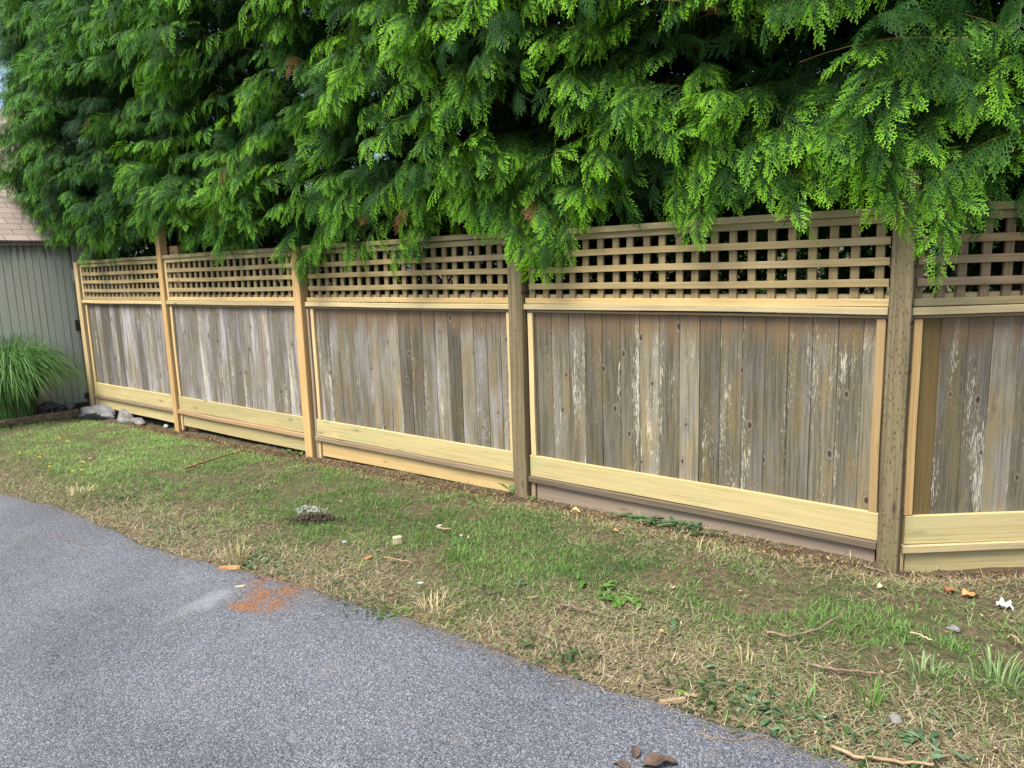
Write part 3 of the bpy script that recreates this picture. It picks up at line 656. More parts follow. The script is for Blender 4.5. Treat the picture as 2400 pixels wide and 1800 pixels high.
# gable ends + roof
ridge = on_x(0, 262, -14.0)[2]
gv = np.array([(SX-0.05, 4.86, HW-0.01), (-17, 4.86, HW-0.01), (-14, 4.86, ridge-0.1), (SX-0.05, -2.96, HW-0.01), (-17, -2.96, HW-0.01), (-14, -2.96, ridge-0.1)])
sp(mesh_np('gable', gv[:3], [np.array([(0, 1, 2)])], SIDING, shed)); sp(mesh_np('gable', gv[3:], [np.array([(0, 2, 1)])], SIDING, shed))
rv = []; rf = []; ra = []
for sgn, xe in ((1, SX+0.05), (-1, -17.1)):
    sl_ = math.hypot(xe+14, ridge-HW); n0 = len(rv)
    for th in (0.0, 0.05):
        for (xx, zz, vv) in ((xe, HW-0.02, 0.0), (-14.0, ridge, sl_)):
            for yy in (-3.3, 5.2): rv.append((xx, yy, zz+th)); ra.append((yy, vv, 0))
    a = n0; rf += [(a, a+1, a+3, a+2), (a+4, a+6, a+7, a+5), (a, a+4, a+5, a+1), (a, a+2, a+6, a+4), (a+1, a+5, a+7, a+3), (a+2, a+3, a+7, a+6)]
sp(mesh_np('roof', np.array(rv), [np.array(rf)], ROOF, shed, {'wv': ('FLOAT_VECTOR', np.array(ra))}))
w = Boxes().box((SX+0.003, -3.1, HW-0.028), (SX+0.028, 4.9, HW+0.012)); sp(w.build('eave_trim', TRIM, shed))
w = Boxes().box((SX-0.028, ygap+0.012, -0.32), (SX+0.012, ygap+0.30, HW-0.03)); sp(w.build('corner_board', TRIM, shed))
for (py0, py1) in ((750, 775), (920, 932)):
    a = on_x(184 if py0 < 800 else 206, py0, SX); c = on_x(186 if py0 < 800 else 207, py1, SX)
    w = Boxes().box((SX+0.001, a[1]-0.05, c[2]), (SX+0.016, a[1]-0.014, a[2])); w.box((SX+0.003, a[1]-0.014, c[2]-0.005), (SX+0.024, a[1]+0.004, a[2]+0.005)); sp(w.build('hinge', METAL, shed))
a = on_x(167, 632, SX); c = on_x(176, 660, SX); w = Boxes().box((SX+0.0135, a[1], c[2]), (SX+0.02, c[1], a[2])); sp(w.build('plate', WHITE, shed))
a = on_x(193, 788, SX+0.014); b_ = on_x(205, 815, SX+0.014)
pv = [(SX+0.0165, (a[1]+b_[1])/2, (a[2]+b_[2])/2)]; 
for k_ in range(16):
    an = 2*pi*k_/16; q = rng.uniform(0.75, 1.15); pv.append((SX+0.0145, (a[1]+b_[1])/2 + cos(an)*q*abs(b_[1]-a[1])/2, (a[2]+b_[2])/2 + sin(an)*q*abs(a[2]-b_[2])/2))
sp(mesh_np('paint_patch', np.array(pv), [np.array([(0, 1+k_, 1+(k_+1) % 16) for k_ in range(16)])], BLUE, shed))

# ------------------------------------------------------------------ lawn
def colmat(name, trans=0.25, rough=0.6):
    b = NB(name); a = b.attr('tint', 'Color'); b.col(a); b.b.inputs['Roughness'].default_value = rough
    if trans:
        tr = b.n.new('ShaderNodeBsdfTranslucent'); b.set(tr.inputs[0], a); mx = b.n.new('ShaderNodeMixShader'); mx.inputs[0].default_value = trans
        b.l.new(b.b.outputs[0], mx.inputs[1]); b.l.new(tr.outputs[0], mx.inputs[2]); b.l.new(mx.outputs[0], b.out.inputs[0])
    return b.m
BLADE = colmat('grass blades'); LEAFM = colmat('weed leaves', 0.2, 0.5)
def pal(t, cols):
    cols = np.array(cols); t = np.clip(t, 0, 1)*(len(cols)-1); i = np.clip(t.astype(int), 0, len(cols)-2); f = (t-i)[:, None]
    return cols[i]*(1-f) + cols[i+1]*f
GREEN = [(0.038, 0.090, 0.024), (0.085, 0.18, 0.042), (0.15, 0.28, 0.065), (0.26, 0.40, 0.13)]
STRAW = [(0.19, 0.155, 0.09), (0.36, 0.30, 0.185), (0.52, 0.45, 0.295), (0.64, 0.57, 0.40)]
def dryness(x, y):
    n = fbm(x, y, 1.3, 51, 3); n2 = fbm(x, y, 5, 52, 2)
    edge = np.clip(1-(y-np.interp(x, EDX, EDY))/0.80, 0, 1)
    d = 0.07 + 0.75*(n-0.5)*1.7 + 0.85*edge + 0.5*(n2-0.5)
    d -= 0.55*np.clip((-x-5.4)/1.6, 0, 1)*np.clip((y-2.35)/0.35, 0, 1)          # lush at the far end
    d += 0.20*np.clip((y-3.55)/0.4, 0, 1)
    d += 0.12*np.clip((x+3.2)/1.5, 0, 1)
    d -= 0.25*np.exp(-((x+2.9)/1.3)**2 - ((y-3.0)/0.45)**2)
    return d
def blades(x, y, h, w, lean, az, col0, bend=0.6, up=0.0):
    n = len(x); z = gz(x, y) - 0.003 + up
    wx, wy = -np.sin(az)*w/2, np.cos(az)*w/2; dx, dy = np.cos(az), np.sin(az)
    def P(q, ww):
        r = h*(np.sin(lean)*q + bend*0.5*q*q*np.cos(lean)); zz = h*(np.cos(lean)*q - bend*0.35*q*q*np.sin(lean))
        bx, by = x + dx*r, y + dy*r; zz = z + np.maximum(zz, 0.002*q)
        return np.stack([bx - wx*ww, by - wy*ww, zz], 1), np.stack([bx + wx*ww, by + wy*ww, zz], 1)
    a, b_ = P(0.0, 1.0); c, d = P(0.55, 0.8); e_, _ = P(1.0, 0.0)
    V = np.stack([a, b_, c, d, e_], 1).reshape(-1, 3); i0 = np.arange(n)[:, None]*5
    C = np.repeat(np.concatenate([col0, np.ones((n, 1))], 1)[:, None], 5, 1); C[:, :2, :3] *= 0.85; C[:, 4, :3] *= 1.12
    return V, i0 + np.array([[0, 1, 3, 2]]), i0 + np.array([[2, 3, 4]]), C.reshape(-1, 4)
def lawn_points(n, ymin=1.85, ymax=4.25):
    # more of them where the camera is near
    x = -11.2 + 12.4*rng.uniform(0, 1, n)**0.62; y = rng.uniform(ymin, ymax, n)
    k_ = y > road_edge(x) - 0.02 + rng.uniform(-0.05, 0.03, n); return x[k_], y[k_]
def bare(x, y):
    b_ = np.clip((y-3.72 + 0.35*(fbm(x, y, 2.5, 61)-0.5))/0.22, 0, 1)*0.9
    b_ = np.maximum(b_, (fbm(x, y, 3.1, 62, 2) > 0.66)*0.75); return b_
VV = []; QQ = []; TT = []; CC = []; n0 = 0
def push(r):
    global n0
    V, q, t, c = r; VV.append(V); QQ.append(q+n0); TT.append(t+n0); CC.append(c); n0 += len(V)
x, y = lawn_points(260000); d = dryness(x, y); k_ = (rng.uniform(0, 1, len(x)) > bare(x, y)) & (rng.uniform(-0.15, 1.25, len(x)) > d); x, y, d = x[k_], y[k_], d[k_]; n = len(x)
lush = np.clip((-x-5.4)/1.5, 0, 1)*np.clip((y-2.3)/0.3, 0, 1)
gcol = pal(np.clip(0.42 + rng.normal(0, 0.2, n) + 0.28*lush + 0.5*(fbm(x, y, 2.2, 71)-0.5), 0, 1), GREEN)
gcol = gcol*(1+0.30*lush)[:, None]
gcol = gcol*(1-0.35*np.clip(d, 0, 1)[:, None]) + 0.35*np.clip(d, 0, 1)[:, None]*np.array([0.24, 0.22, 0.10])
tuft = 0.7 + 0.7*fbm(x, y, 7, 72, 2)
push(blades(x, y, rng.uniform(0.016, 0.050, n)*tuft, rng.uniform(0.0022, 0.0042, n), np.abs(rng.normal(0.88, 0.36, n)).clip(0, 1.5), rng.uniform(0, 2*pi, n), gcol))
x, y = lawn_points(240000); d = dryness(x, y); k_ = (rng.uniform(0, 1, len(x)) > 0.8*bare(x, y)) & (rng.uniform(-0.1, 1.0, len(x)) < d); x, y, d = x[k_], y[k_], d[k_]; n = len(x)
scol = pal(np.clip(rng.normal(0.42, 0.26, n), 0, 1), STRAW); scol = scol*(1-0.25*rng.uniform(0, 1, (n, 1))) 
push(blades(x, y, rng.uniform(0.02, 0.075, n), rng.uniform(0.0015, 0.0036, n), rng.uniform(1.0, 1.56, n), rng.uniform(0, 2*pi, n), scol, 0.3, up=rng.uniform(0, 0.012, n)))
# standing pale stubs and longer straws
x, y = lawn_points(7000); n = len(x); d = dryness(x, y); k_ = d > rng.uniform(0.1, 0.9, n); x, y = x[k_], y[k_]; n = len(x)
push(blades(x, y, rng.uniform(0.03, 0.085, n), rng.uniform(0.002, 0.0042, n), rng.uniform(0.2, 1.4, n), rng.uniform(0, 2*pi, n), pal(rng.uniform(0.3, 1, n), [(0.30, 0.30, 0.12), (0.50, 0.46, 0.22), (0.58, 0.52, 0.33)]), 0.5))
tag(mesh_np('grass', np.concatenate(VV), [np.concatenate(QQ), np.concatenate(TT)], BLADE, attrs={'tint': ('FLOAT_COLOR', np.concatenate(CC))}), 'mown patchy lawn strip of green and straw coloured blades between road and fence', 'grass', kind='stuff')

# leaf litter and wood crumbs along the foot of the fence
def scatter_flakes(name, x, y, size, cols, label, cat, up=0.006, mat=None, elong=2.2, road=False):
    n = len(x); z = (g0(x, y)+0.014 if road else gz(x, y)+up); a = rng.uniform(0, 2*pi, n); ti = rng.normal(0, 0.35, (n, 2))
    l = size*rng.uniform(0.6, 1.5, n); w_ = l/elong*rng.uniform(0.6, 1.3, n)
    ex = np.stack([np.cos(a)*l, np.sin(a)*l, ti[:, 0]*l], 1)/2; ey = np.stack([-np.sin(a)*w_, np.cos(a)*w_, ti[:, 1]*w_], 1)/2
    c = np.stack([x, y, z + np.abs(ti[:, 0])*l/2 + np.abs(ti[:, 1])*w_/2], 1); th = np.array([0, 0, 0.25])*np.minimum(l, w_)[:, None]
    V = np.stack([c-ex, c-ey*rng.uniform(0.7, 1.2, (n, 1)), c+ex, c+ey*rng.uniform(0.7, 1.2, (n, 1)), c+th], 1).reshape(-1, 3); i0 = np.arange(n)[:, None]*5
    F = np.concatenate([i0 + np.array([[0, 1, 4]]), i0 + np.array([[1, 2, 4]]), i0 + np.array([[2, 3, 4]]), i0 + np.array([[3, 0, 4]])])
    C = np.repeat(np.concatenate([cols, np.ones((n, 1))], 1)[:, None], 5, 1).reshape(-1, 4)
    return tag(mesh_np(name, V, [F], mat or BLADE, attrs={'tint': ('FLOAT_COLOR', C)}), label, cat, kind='stuff')
n = 9000; x = rng.uniform(-9, 0.6, n); y = 4.02 - np.abs(rng.normal(0, 0.17, n)) + np.maximum(0, x+0.75)*0.7
scatter_flakes('leaf_litter', x, y, 0.022, pal(rng.uniform(0, 1, n)**1.6, [(0.05, 0.03, 0.018), (0.13, 0.08, 0.045), (0.27, 0.16, 0.08), (0.42, 0.30, 0.17)]), 'brown twigs and crumbled leaves along the foot of the fence', 'leaf litter', elong=3.0)
x, y = lawn_points(2600); x = x; n = len(x)
scatter_flakes('wood_crumbs', x, y, 0.014, pal(rng.uniform(0, 1, n), [(0.22, 0.12, 0.06), (0.40, 0.27, 0.14), (0.56, 0.46, 0.30)]), 'small wood crumbs strewn through the grass', 'wood crumbs', up=0.02)
# sawdust on the road
pts = []
for (px, py, sx, sy, k_) in ((655, 1385, 30, 22, 2600), (620, 1405, 26, 16, 1800), (640, 1425, 24, 12, 1500), (575, 1428, 22, 7, 1300), (610, 1370, 34, 14, 700), (690, 1372, 22, 10, 500), (600, 1400, 60, 35, 350)):
    for _ in range(int(k_*1.1)):
        q = at(rng.normal(px, sx*0.95), rng.normal(py, sy*0.9)); pts.append(q[:2])
pts = np.array(pts); pts = pts[pts[:, 1] < road_edge(pts[:, 0])+0.03]; keep = fbm(pts[:, 0], pts[:, 1], 11, 81, 3) > rng.uniform(0.28, 0.60, len(pts)); pts = pts[keep]; n = len(pts)
scatter_flakes('sawdust', pts[:, 0], pts[:, 1], 0.0042, pal(rng.uniform(0, 1, n), [(0.32, 0.12, 0.045), (0.46, 0.20, 0.075), (0.55, 0.29, 0.13)]), 'orange sawdust spilled on the asphalt rim', 'sawdust', road=True, elong=1.4)
n = 1500; x = rng.uniform(-8, 0.5, n); y = road_edge(x) - np.abs(rng.normal(0, 0.07, n))
scatter_flakes('road_crumbs', x, y, 0.009, pal(rng.uniform(0, 1, n), [(0.10, 0.06, 0.035), (0.25, 0.15, 0.09), (0.42, 0.32, 0.2)]), 'brown crumbs and bark bits washed onto the asphalt rim', 'crumbs', road=True)

# ------------------------------------------------------------------ ornamental grass and the bed by the shed
def ribbon_plant(name, base, n, hmin, hmax, spread, w0, cols, seed, mat, parent=None, droop=1.0, segs=7, up=0.02, r0=0.12):
    r = np.random.default_rng(seed); a = r.uniform(0, 2*pi, n); rr = r0*np.sqrt(r.uniform(0, 1, n)); h = r.uniform(hmin, hmax, n); sp_ = spread*r.uniform(0.25, 1.0, n)
    q = np.linspace(0, 1, segs+1)[None]; a2 = a + r.normal(0, 0.5, n); dx, dy = np.cos(a2)[:, None], np.sin(a2)[:, None]
    out = sp_[:, None]*(q**1.7); zz = h[:, None]*(1.55*q - 0.55*droop*q**3*(0.7+1.3*(sp_/spread))[:, None]*1.15)
    px = base[0] + (rr*np.cos(a))[:, None] + dx*out; py = base[1] + (rr*np.sin(a))[:, None] + dy*out; pz = base[2] - up + np.maximum(zz, 0.01*q)
    w_ = w0*r.uniform(0.7, 1.3, n)[:, None]*(1-q**2.2)*0.5 + 0.0004; tw = r.normal(0, 0.6, n)[:, None]*q
    wx, wy = -np.sin(a2[:, None]+tw)*w_, np.cos(a2[:, None]+tw)*w_
    V = np.stack([np.stack([px-wx, py-wy, pz], -1), np.stack([px+wx, py+wy, pz], -1)], 2).reshape(-1, 3); m = segs+1
    F = (np.arange(n)[:, None, None]*m*2 + np.array([(2*i, 2*i+1, 2*i+3, 2*i+2) for i in range(segs)])[None]).reshape(-1, 4)
    c = pal(np.clip(r.normal(0.5, 0.25, n), 0, 1), cols); C = np.repeat(np.concatenate([c, np.ones((n, 1))], 1)[:, None], m*2, 1).reshape(-1, 4)
    return mesh_np(name, V, [F], mat, parent, {'tint': ('FLOAT_COLOR', C)})
gb = np.array([-10.72, 3.22, -0.12])
pl = empty('ornamental_grass', gb, 'big arching fountain of green ornamental grass in front of the shed wall', 'grass plant')
o = ribbon_plant('foliage', gb, 2300, 0.72, 1.22, 0.90, 0.011, [(0.04, 0.11, 0.035), (0.08, 0.20, 0.05), (0.14, 0.29, 0.08), (0.24, 0.41, 0.14)], 5, BLADE, pl, r0=0.26)
o.matrix_parent_inverse = Matrix.Translation(-Vector(gb))
o = ribbon_plant('dry_stalks', gb, 260, 0.12, 0.32, 0.22, 0.010, [(0.16, 0.10, 0.05), (0.33, 0.24, 0.13)], 6, BLADE, pl, droop=0.4, r0=0.26)
o.matrix_parent_inverse = Matrix.Translation(-Vector(gb))

def simple(name, ca, cb, sc=20, rough=0.85, bumpv=0.4, third=None):
    b = NB(name); p = b.obj(); n = b.noise(p, sc, 5, 0.65)
    c = b.mix(b.step(n, 0.32, 0.68), ca, cb)
    if third: c = b.mix(b.step(b.noise(p, sc*3.1, 3, 0.7), 0.55, 0.7), c, third)
    b.col(c); b.bump(n, bumpv, 0.01); b.b.inputs['Roughness'].default_value = rough; return b.m
CONC = simple('concrete lump', (0.14, 0.145, 0.15), (0.235, 0.24, 0.245), 14, third=(0.16, 0.15, 0.13))
ROCK = simple('grey rock', (0.13, 0.125, 0.12), (0.27, 0.26, 0.245), 10, third=(0.10, 0.09, 0.07))
PALE = simple('pale stone', (0.38, 0.39, 0.40), (0.52, 0.53, 0.54), 30)
DIRT = simple('dark clod of earth', (0.022, 0.017, 0.013), (0.065, 0.048, 0.035), 45, 0.95, 0.9)
CHALK = simple('white crumble', (0.27, 0.255, 0.24), (0.44, 0.42, 0.41), 60, 0.9, 0.8, third=(0.16, 0.13, 0.11))
TWIG = simple('bare twig', (0.12, 0.085, 0.06), (0.26, 0.19, 0.135), 40)
TANW = simple('tan split wood', (0.25, 0.175, 0.10), (0.38, 0.28, 0.17), 30)
RUSTW = simple('red brown stick', (0.16, 0.065, 0.03), (0.29, 0.13, 0.06), 30)
ORANGEW = simple('orange cedar chip', (0.40, 0.17, 0.075), (0.55, 0.28, 0.14), 30)
CREAMW = simple('cream cut wood', (0.42, 0.36, 0.21), (0.54, 0.47, 0.31), 25, 0.7, 0.1)
BLUEP = simple('pale blue plastic', (0.40, 0.55, 0.68), (0.55, 0.68, 0.78), 40, 0.4, 0.1)
PAPER = simple('white paper', (0.42, 0.435, 0.45), (0.55, 0.57, 0.59), 30, 0.8, 0.3)
DLEAF = simple('dry orange leaf', (0.33, 0.14, 0.05), (0.52, 0.28, 0.12), 40)
YLEAF = simple('yellow dry leaf', (0.52, 0.34, 0.12), (0.66, 0.48, 0.22), 40)
BLEAF = simple('dark brown leaf', (0.05, 0.035, 0.028), (0.12, 0.085, 0.065), 30)
GRAV = simple('grey gravel', (0.07, 0.07, 0.075), (0.20, 0.20, 0.21), 35)
TIMB = simple('brown timber', (0.15, 0.105, 0.065), (0.29, 0.22, 0.145), 12, third=(0.10, 0.075, 0.05))
PETAL = simple('yellow petals', (0.75, 0.50, 0.02), (0.80, 0.60, 0.04), 50, 0.5, 0.0)

def blob(name, c, r, mat, label=None, cat=None, seed=0, n=10, rough=0.25, flat=False, group=None, smooth=True, parent=None):
    """an irregular lump resting at c (bottom centre); r = half sizes"""
    rr = np.random.default_rng(seed+500); V = []; m = n*2
    for i in range(n+1):
        th = pi*i/n
        for j in range(m):
            ph = 2*pi*j/m; d = np.array([sin(th)*cos(ph), sin(th)*sin(ph), cos(th)])
            V.append(d)
    V = np.array(V); q = np.ones(len(V))
    for _ in range(9):
        k_ = rr.normal(0, 2.2, 3); q += rough*0.42*np.sin(V@k_ + rr.uniform(0, 6))
    for _ in range(5):
        nrm = rr.normal(0, 1, 3); nrm /= np.linalg.norm(nrm); lim = rr.uniform(0.62, 0.85); t = V@nrm*q
        q = np.where(t > lim, q*lim/np.maximum(t, 1e-6), q)
    V = V*q[:, None]*np.array(r) + np.array([0, 0, r[2]*0.75]); V[:, 2] = np.maximum(V[:, 2], -0.01)
    F = [(i*m+j, (i+1)*m+j, (i+1)*m+(j+1) % m, i*m+(j+1) % m) for i in range(n) for j in range(m)]
    o = mesh_np(name, V, [np.array(F)], mat, parent, smooth=smooth); o.location = c
    return tag(o, label, cat, group) if label else o
def leaf_mesh(name, pts_c, L, w, az, pitch, curl, mat, mid=0.45, wav=0.1, cup=0.25, seed=0, parent=None, tint=None, lob=0.0, th=0.0):
    """one leaf: base at pts_c, along azimuth az, rising by pitch then curling down"""
    r = np.random.default_rng(seed); ns, nw = 9, 4; V = []
    for i in range(ns+1):
        q = i/ns; a = pitch - curl*q; 
        pos = np.array([0.0, 0.0]) if i == 0 else prev + np.array([cos(a), sin(a)])*L/ns
        prev = pos; half = w/2*max(0.02, (sin(pi*q**(0.5/max(mid, 0.1)*0.72)))**0.8*(1+lob*(0.5 if i % 2 else -0.5)))
        for j in range(nw+1):
            s_ = (j/nw-0.5)*2; y_ = s_*half; z_ = pos[1] + abs(s_)**1.5*half*cup + wav*half*sin(q*11+s_*2+seed)
            V.append((pos[0]*cos(az)-y_*sin(az), pos[0]*sin(az)+y_*cos(az), z_))
    F = [(i*(nw+1)+j, (i+1)*(nw+1)+j, (i+1)*(nw+1)+j+1, i*(nw+1)+j+1) for i in range(ns) for j in range(nw)]
    return np.array(V)+np.array(pts_c), np.array(F)
class Leaves:
    def __init__(s): s.V = []; s.F = []; s.C = []; s.n = 0
    def add(s, VF, col):
        V, F = VF; s.V.append(V); s.F.append(F+s.n); s.n += len(V); s.C.append(np.tile([*col, 1.0], (len(V), 1))); return s
    def build(s, name, mat=None, parent=None): return mesh_np(name, np.concatenate(s.V), [np.concatenate(s.F)], mat or LEAFM, parent, {'tint': ('FLOAT_COLOR', np.concatenate(s.C))}, smooth=True)
def weed(px, py, n, L, w, label, *a_, **k_):
    small = k_.get('name', 'weed_plant') in ('weed_plant',)
    if small: L, w, n = L*0.58, w*0.42, int(n*1.5)
    return weed_(px, py, n, L, w, label, *a_, **k_)
def weed_(px, py, n, L, w, label, cols, seed, cat='weed', name='weed_plant', pitch=(0.1, 0.8), curl=0.9, spread=0.03, lob=0.0, mid=0.55, flatlie=False, elong=None):
    c = at(px, py, 0.0); r = np.random.default_rng(seed+900); l = Leaves()
    for i in range(n):
        a = r.uniform(0, 2*pi); off = r.normal(0, spread, 2)
        if elong is not None: off = off + np.array([cos(elong[0]), sin(elong[0])])*r.normal(0, elong[1])
        bx, by = off[0], off[1]; bz = float(gz(c[0]+bx, c[1]+by))-c[2] + 0.012 + (r.uniform(0, 0.025) if flatlie else 0)
        ll = L*r.uniform(0.55, 1.15); col = pal(np.array([np.clip(r.normal(0.45, 0.3), 0, 1)]), cols)[0]*0.8
        if n <= 16:
            if i == 0: root = empty(name, c, label, cat)
            Leaves().add(leaf_mesh('', (bx, by, bz), ll, w*ll/L*r.uniform(0.8, 1.2), a, r.uniform(*pitch), curl*r.uniform(0.5, 1.3), None, mid=mid, seed=i, lob=lob), col).build('leaf', None, root)
        else: l.add(leaf_mesh('', (bx, by, bz), ll, w*ll/L*r.uniform(0.8, 1.2), a, r.uniform(*pitch), curl*r.uniform(0.5, 1.3), None, mid=mid, seed=i, lob=lob), col)
    if n <= 16: return root
    root = empty(name, c, label, cat); l.build('foliage', None, root); return root
def stick(name, pxs, r0, r1, mat, label, cat, up=0.012, wob=0.004, seed=0, lift=None, sides=6):
    P_ = [at(px, py, up) for px, py in pxs]; r = np.random.default_rng(seed+77)
    P_ = np.array(P_); n = len(P_); t = np.linspace(0, n-1, 4*(n-1)+1); Q = np.stack([np.interp(t, np.arange(n), P_[:, k_]) for k_ in range(3)], 1)
    Q += r.normal(0, wob, Q.shape)*[1, 1, 0.4]
    if lift is not None: Q[:, 2] += np.interp(np.linspace(0, 1, len(Q)), np.linspace(0, 1, len(lift)), lift)
    b0 = Q[0].copy(); V, F, C = tube(Q-b0, np.linspace(r0, r1, len(Q)), sides)
    o = mesh_np(name, V, [F, C], mat, smooth=True); o.location = b0; return tag(o, label, cat)
def chip(name, px, py, L, w, t, az, mat, label, cat='wood chip', tilt=0.08, up=0.008, seed=0):
    r = np.random.default_rng(seed+31); V = []; 
    prof = [(-0.5, -0.42), (-0.1, -0.5), (0.38, -0.45), (0.5, -0.1), (0.47, 0.4), (0.05, 0.5), (-0.44, 0.44), (-0.52, 0.05)]
    for z_ in (0, 1):
        for (a, b_) in prof: V.append((a*L*(1-0.04*z_)+r.normal(0, L*0.02), b_*w*(1-0.1*z_)+r.normal(0, w*0.04), z_*t + a*L*tilt))
    m = len(prof); F4 = [(k_, (k_+1) % m, m+(k_+1) % m, m+k_) for k_ in range(m)]; caps = [tuple(range(m-1, -1, -1)), tuple(range(m, 2*m))]
    o = mesh_np(name, V, [np.array(F4), np.array(caps)], mat); o.location = at(px, py, up); o.rotation_euler = (0, 0, az+0.55); return tag(o, label, cat)
def dleaf(px, py, L, w, az, mat, label, seed=0, up=0.012, name='dry_leaf', cat='dry leaf', curl=0.9, pitch=0.3):
    V, F = leaf_mesh('', (0, 0, 0), L, w, az+0.55, pitch, curl, None, mid=0.5, wav=0.35, cup=0.5, seed=seed)
    m = len(V); V2 = V.copy(); V2[:, 2] -= 0.0012; nV = np.concatenate([V, V2]); ed = np.concatenate([F, F[:, ::-1]+m])
    o = mesh_np(name, nV, [ed], mat, smooth=True); o.location = at(px, py, up); return tag(o, label, cat)

# bed by the shed
w = Wood(); w.beam((-10.40, 2.2, -0.18), (-10.36, 3.88, -0.16), 0.10, 0.12, front=(1, 0, 0), segs=10, ch=0.012, bow=0.012)
tag(w.build('edging_timber', TIMB), 'weathered brown edging timber in front of the ornamental grass', 'timber')
blob('concrete_lump', (-10.20, 3.95, -0.255), (0.25, 0.15, 0.085), CONC, 'broken grey concrete footing lump at the end post', 'concrete', 1, rough=0.45, n=16, smooth=False)
for i, (px, py, r_, lab) in enumerate([(304, 984, (0.16, 0.09, 0.075), 'flat grey rock under the leftmost kickboard, nearer the shed'), (341, 992, (0.13, 0.08, 0.06), 'flat grey rock under the leftmost kickboard, nearer the tall golden post')]):
    c = at(px, py); blob('rock', (c[0], 4.06, c[2]-0.02), r_, ROCK, lab, 'rock', 20+i)
c = at(390, 1003); blob('white_stone', c-[0, 0, 0.01], (0.05, 0.035, 0.035), PALE, 'small white stone beside the foot of the tall golden post', 'stone', 4)
c = np.array([-10.62, 3.86, -0.12]); blob('pale_rock', c, (0.07, 0.05, 0.05), CONC, 'rounded grey stone on the bed in the shed corner', 'stone', 6)
r = np.random.default_rng(3); V = []; F = []; n0 = 0
for i in range(420):
    q = r.normal(0, 1, 2)*[0.10, 0.13]; h = 0.13*math.exp(-(q[0]/0.11)**2*0.5-(q[1]/0.14)**2*0.5); c_ = np.array([q[0], q[1], h*r.uniform(0.6, 1.0)]); s_ = r.uniform(0.010, 0.022)
    Vb = np.array([(1, 0, 0), (-1, 0, 0), (0, 1, 0), (0, -1, 0), (0, 0, 0.8), (0, 0, -0.8)])*s_*r.uniform(0.6, 1.2, (6, 3)); th = r.uniform(0, 6); Rz = np.array([(cos(th), -sin(th), 0), (sin(th), cos(th), 0), (0, 0, 1)])
    V.append(Vb@Rz.T+c_); F.append(np.array([(0, 2, 4), (2, 1, 4), (1, 3, 4), (3, 0, 4), (2, 0, 5), (1, 2, 5), (3, 1, 5), (0, 3, 5)])+n0); n0 += 6
o = mesh_np('gravel', np.concatenate(V), [np.concatenate(F)], GRAV); o.location = (-10.70, 3.62, -0.13); tag(o, 'heap of dark grey gravel beside the ornamental grass', 'gravel', kind='stuff')
nb_ = 24; bx_, by_ = np.meshgrid(np.linspace(-11.0, -10.40, 8), np.linspace(2.0, 4.9, nb_)); bz_ = -0.125 + 0.03*(fbm(bx_, by_, 5, 91)-0.5)
idx = np.arange(8*nb_).reshape(nb_, 8); bq = np.stack([idx[:-1, :-1], idx[:-1, 1:], idx[1:, 1:], idx[1:, :-1]], -1).reshape(-1, 4)
tag(mesh_np('bed_soil', np.stack([bx_, by_, bz_], -1).reshape(-1, 3), bq, DIRT, smooth=True), kind='structure')

# things lying on the grass and the road
chip('wood_block', 932, 1273, 0.055, 0.045, 0.04, 0.5, CREAMW, 'cream cut wood block lying on the grass', 'wood block', 0.0)
chip('wood_chip', 538, 1333, 0.14, 0.028, 0.014, -0.1, ORANGEW, 'long orange wood chip on the asphalt rim beside the sawdust', seed=1)
chip('wood_chip', 863, 1309, 0.05, 0.022, 0.008, 0.9, ORANGEW, 'orange wood chip in the dry grass near the cream block', seed=2)
chip('wood_chip', 1576, 1646, 0.105, 0.018, 0.012, 0.15, TANW, 'narrow tan wood splinter on the asphalt rim', seed=3)
chip('wood_chip', 1607, 1627, 0.035, 0.014, 0.007, -0.6, CREAMW, 'pale wood chip by the weeds on the road rim, left of its brown twin', seed=4)
chip('wood_chip', 1624, 1630, 0.04, 0.013, 0.007, -0.5, TANW, 'tan brown wood chip by the weeds on the road rim', seed=5)
chip('wood_chip', 805, 1352, 0.06, 0.014, 0.008, 0.3, TANW, 'tan wood sliver in the dry grass right of the sawdust', seed=6)
chip('wood_chip', 1249, 1401, 0.06, 0.012, 0.008, 0.2, TANW, 'tan wood sliver at the edge of the driest grass', seed=7)
chip('wood_chip', 563, 1376, 0.06, 0.016, 0.008, 0.2, CREAMW, 'pale wood sliver on the asphalt left of the sawdust', seed=8)
chip('plastic_scrap', 807, 1270, 0.024, 0.012, 0.003, 0.4, BLUEP, 'small pale blue scrap on the grass left of the cream block', 'scrap', up=0.03)
chip('plastic_scrap', 986, 1366, 0.03, 0.015, 0.003, -0.2, BLUEP, 'pale blue scrap in the straw below the cream block', 'scrap', up=0.03)
chip('plastic_scrap', 1030, 1232, 0.03, 0.018, 0.004, 0.2, PAPER, 'white scrap on a twig in the middle of the grass', 'scrap', up=0.03)
c = at(1082, 1258); blob('small_stone', c, (0.013, 0.012, 0.011), PALE, 'tiny pale stone in the grass right of the white scrap', 'stone', 9)
c = at(2096, 1693); blob('grey_stone', c, (0.026, 0.02, 0.015), ROCK, 'grey stone in the grass near the lower right', 'stone', 10)
c = at(2238, 1480); blob('grey_stone', c, (0.026, 0.02, 0.014), CONC, 'grey stone in the grass below the white paper', 'stone', 11)
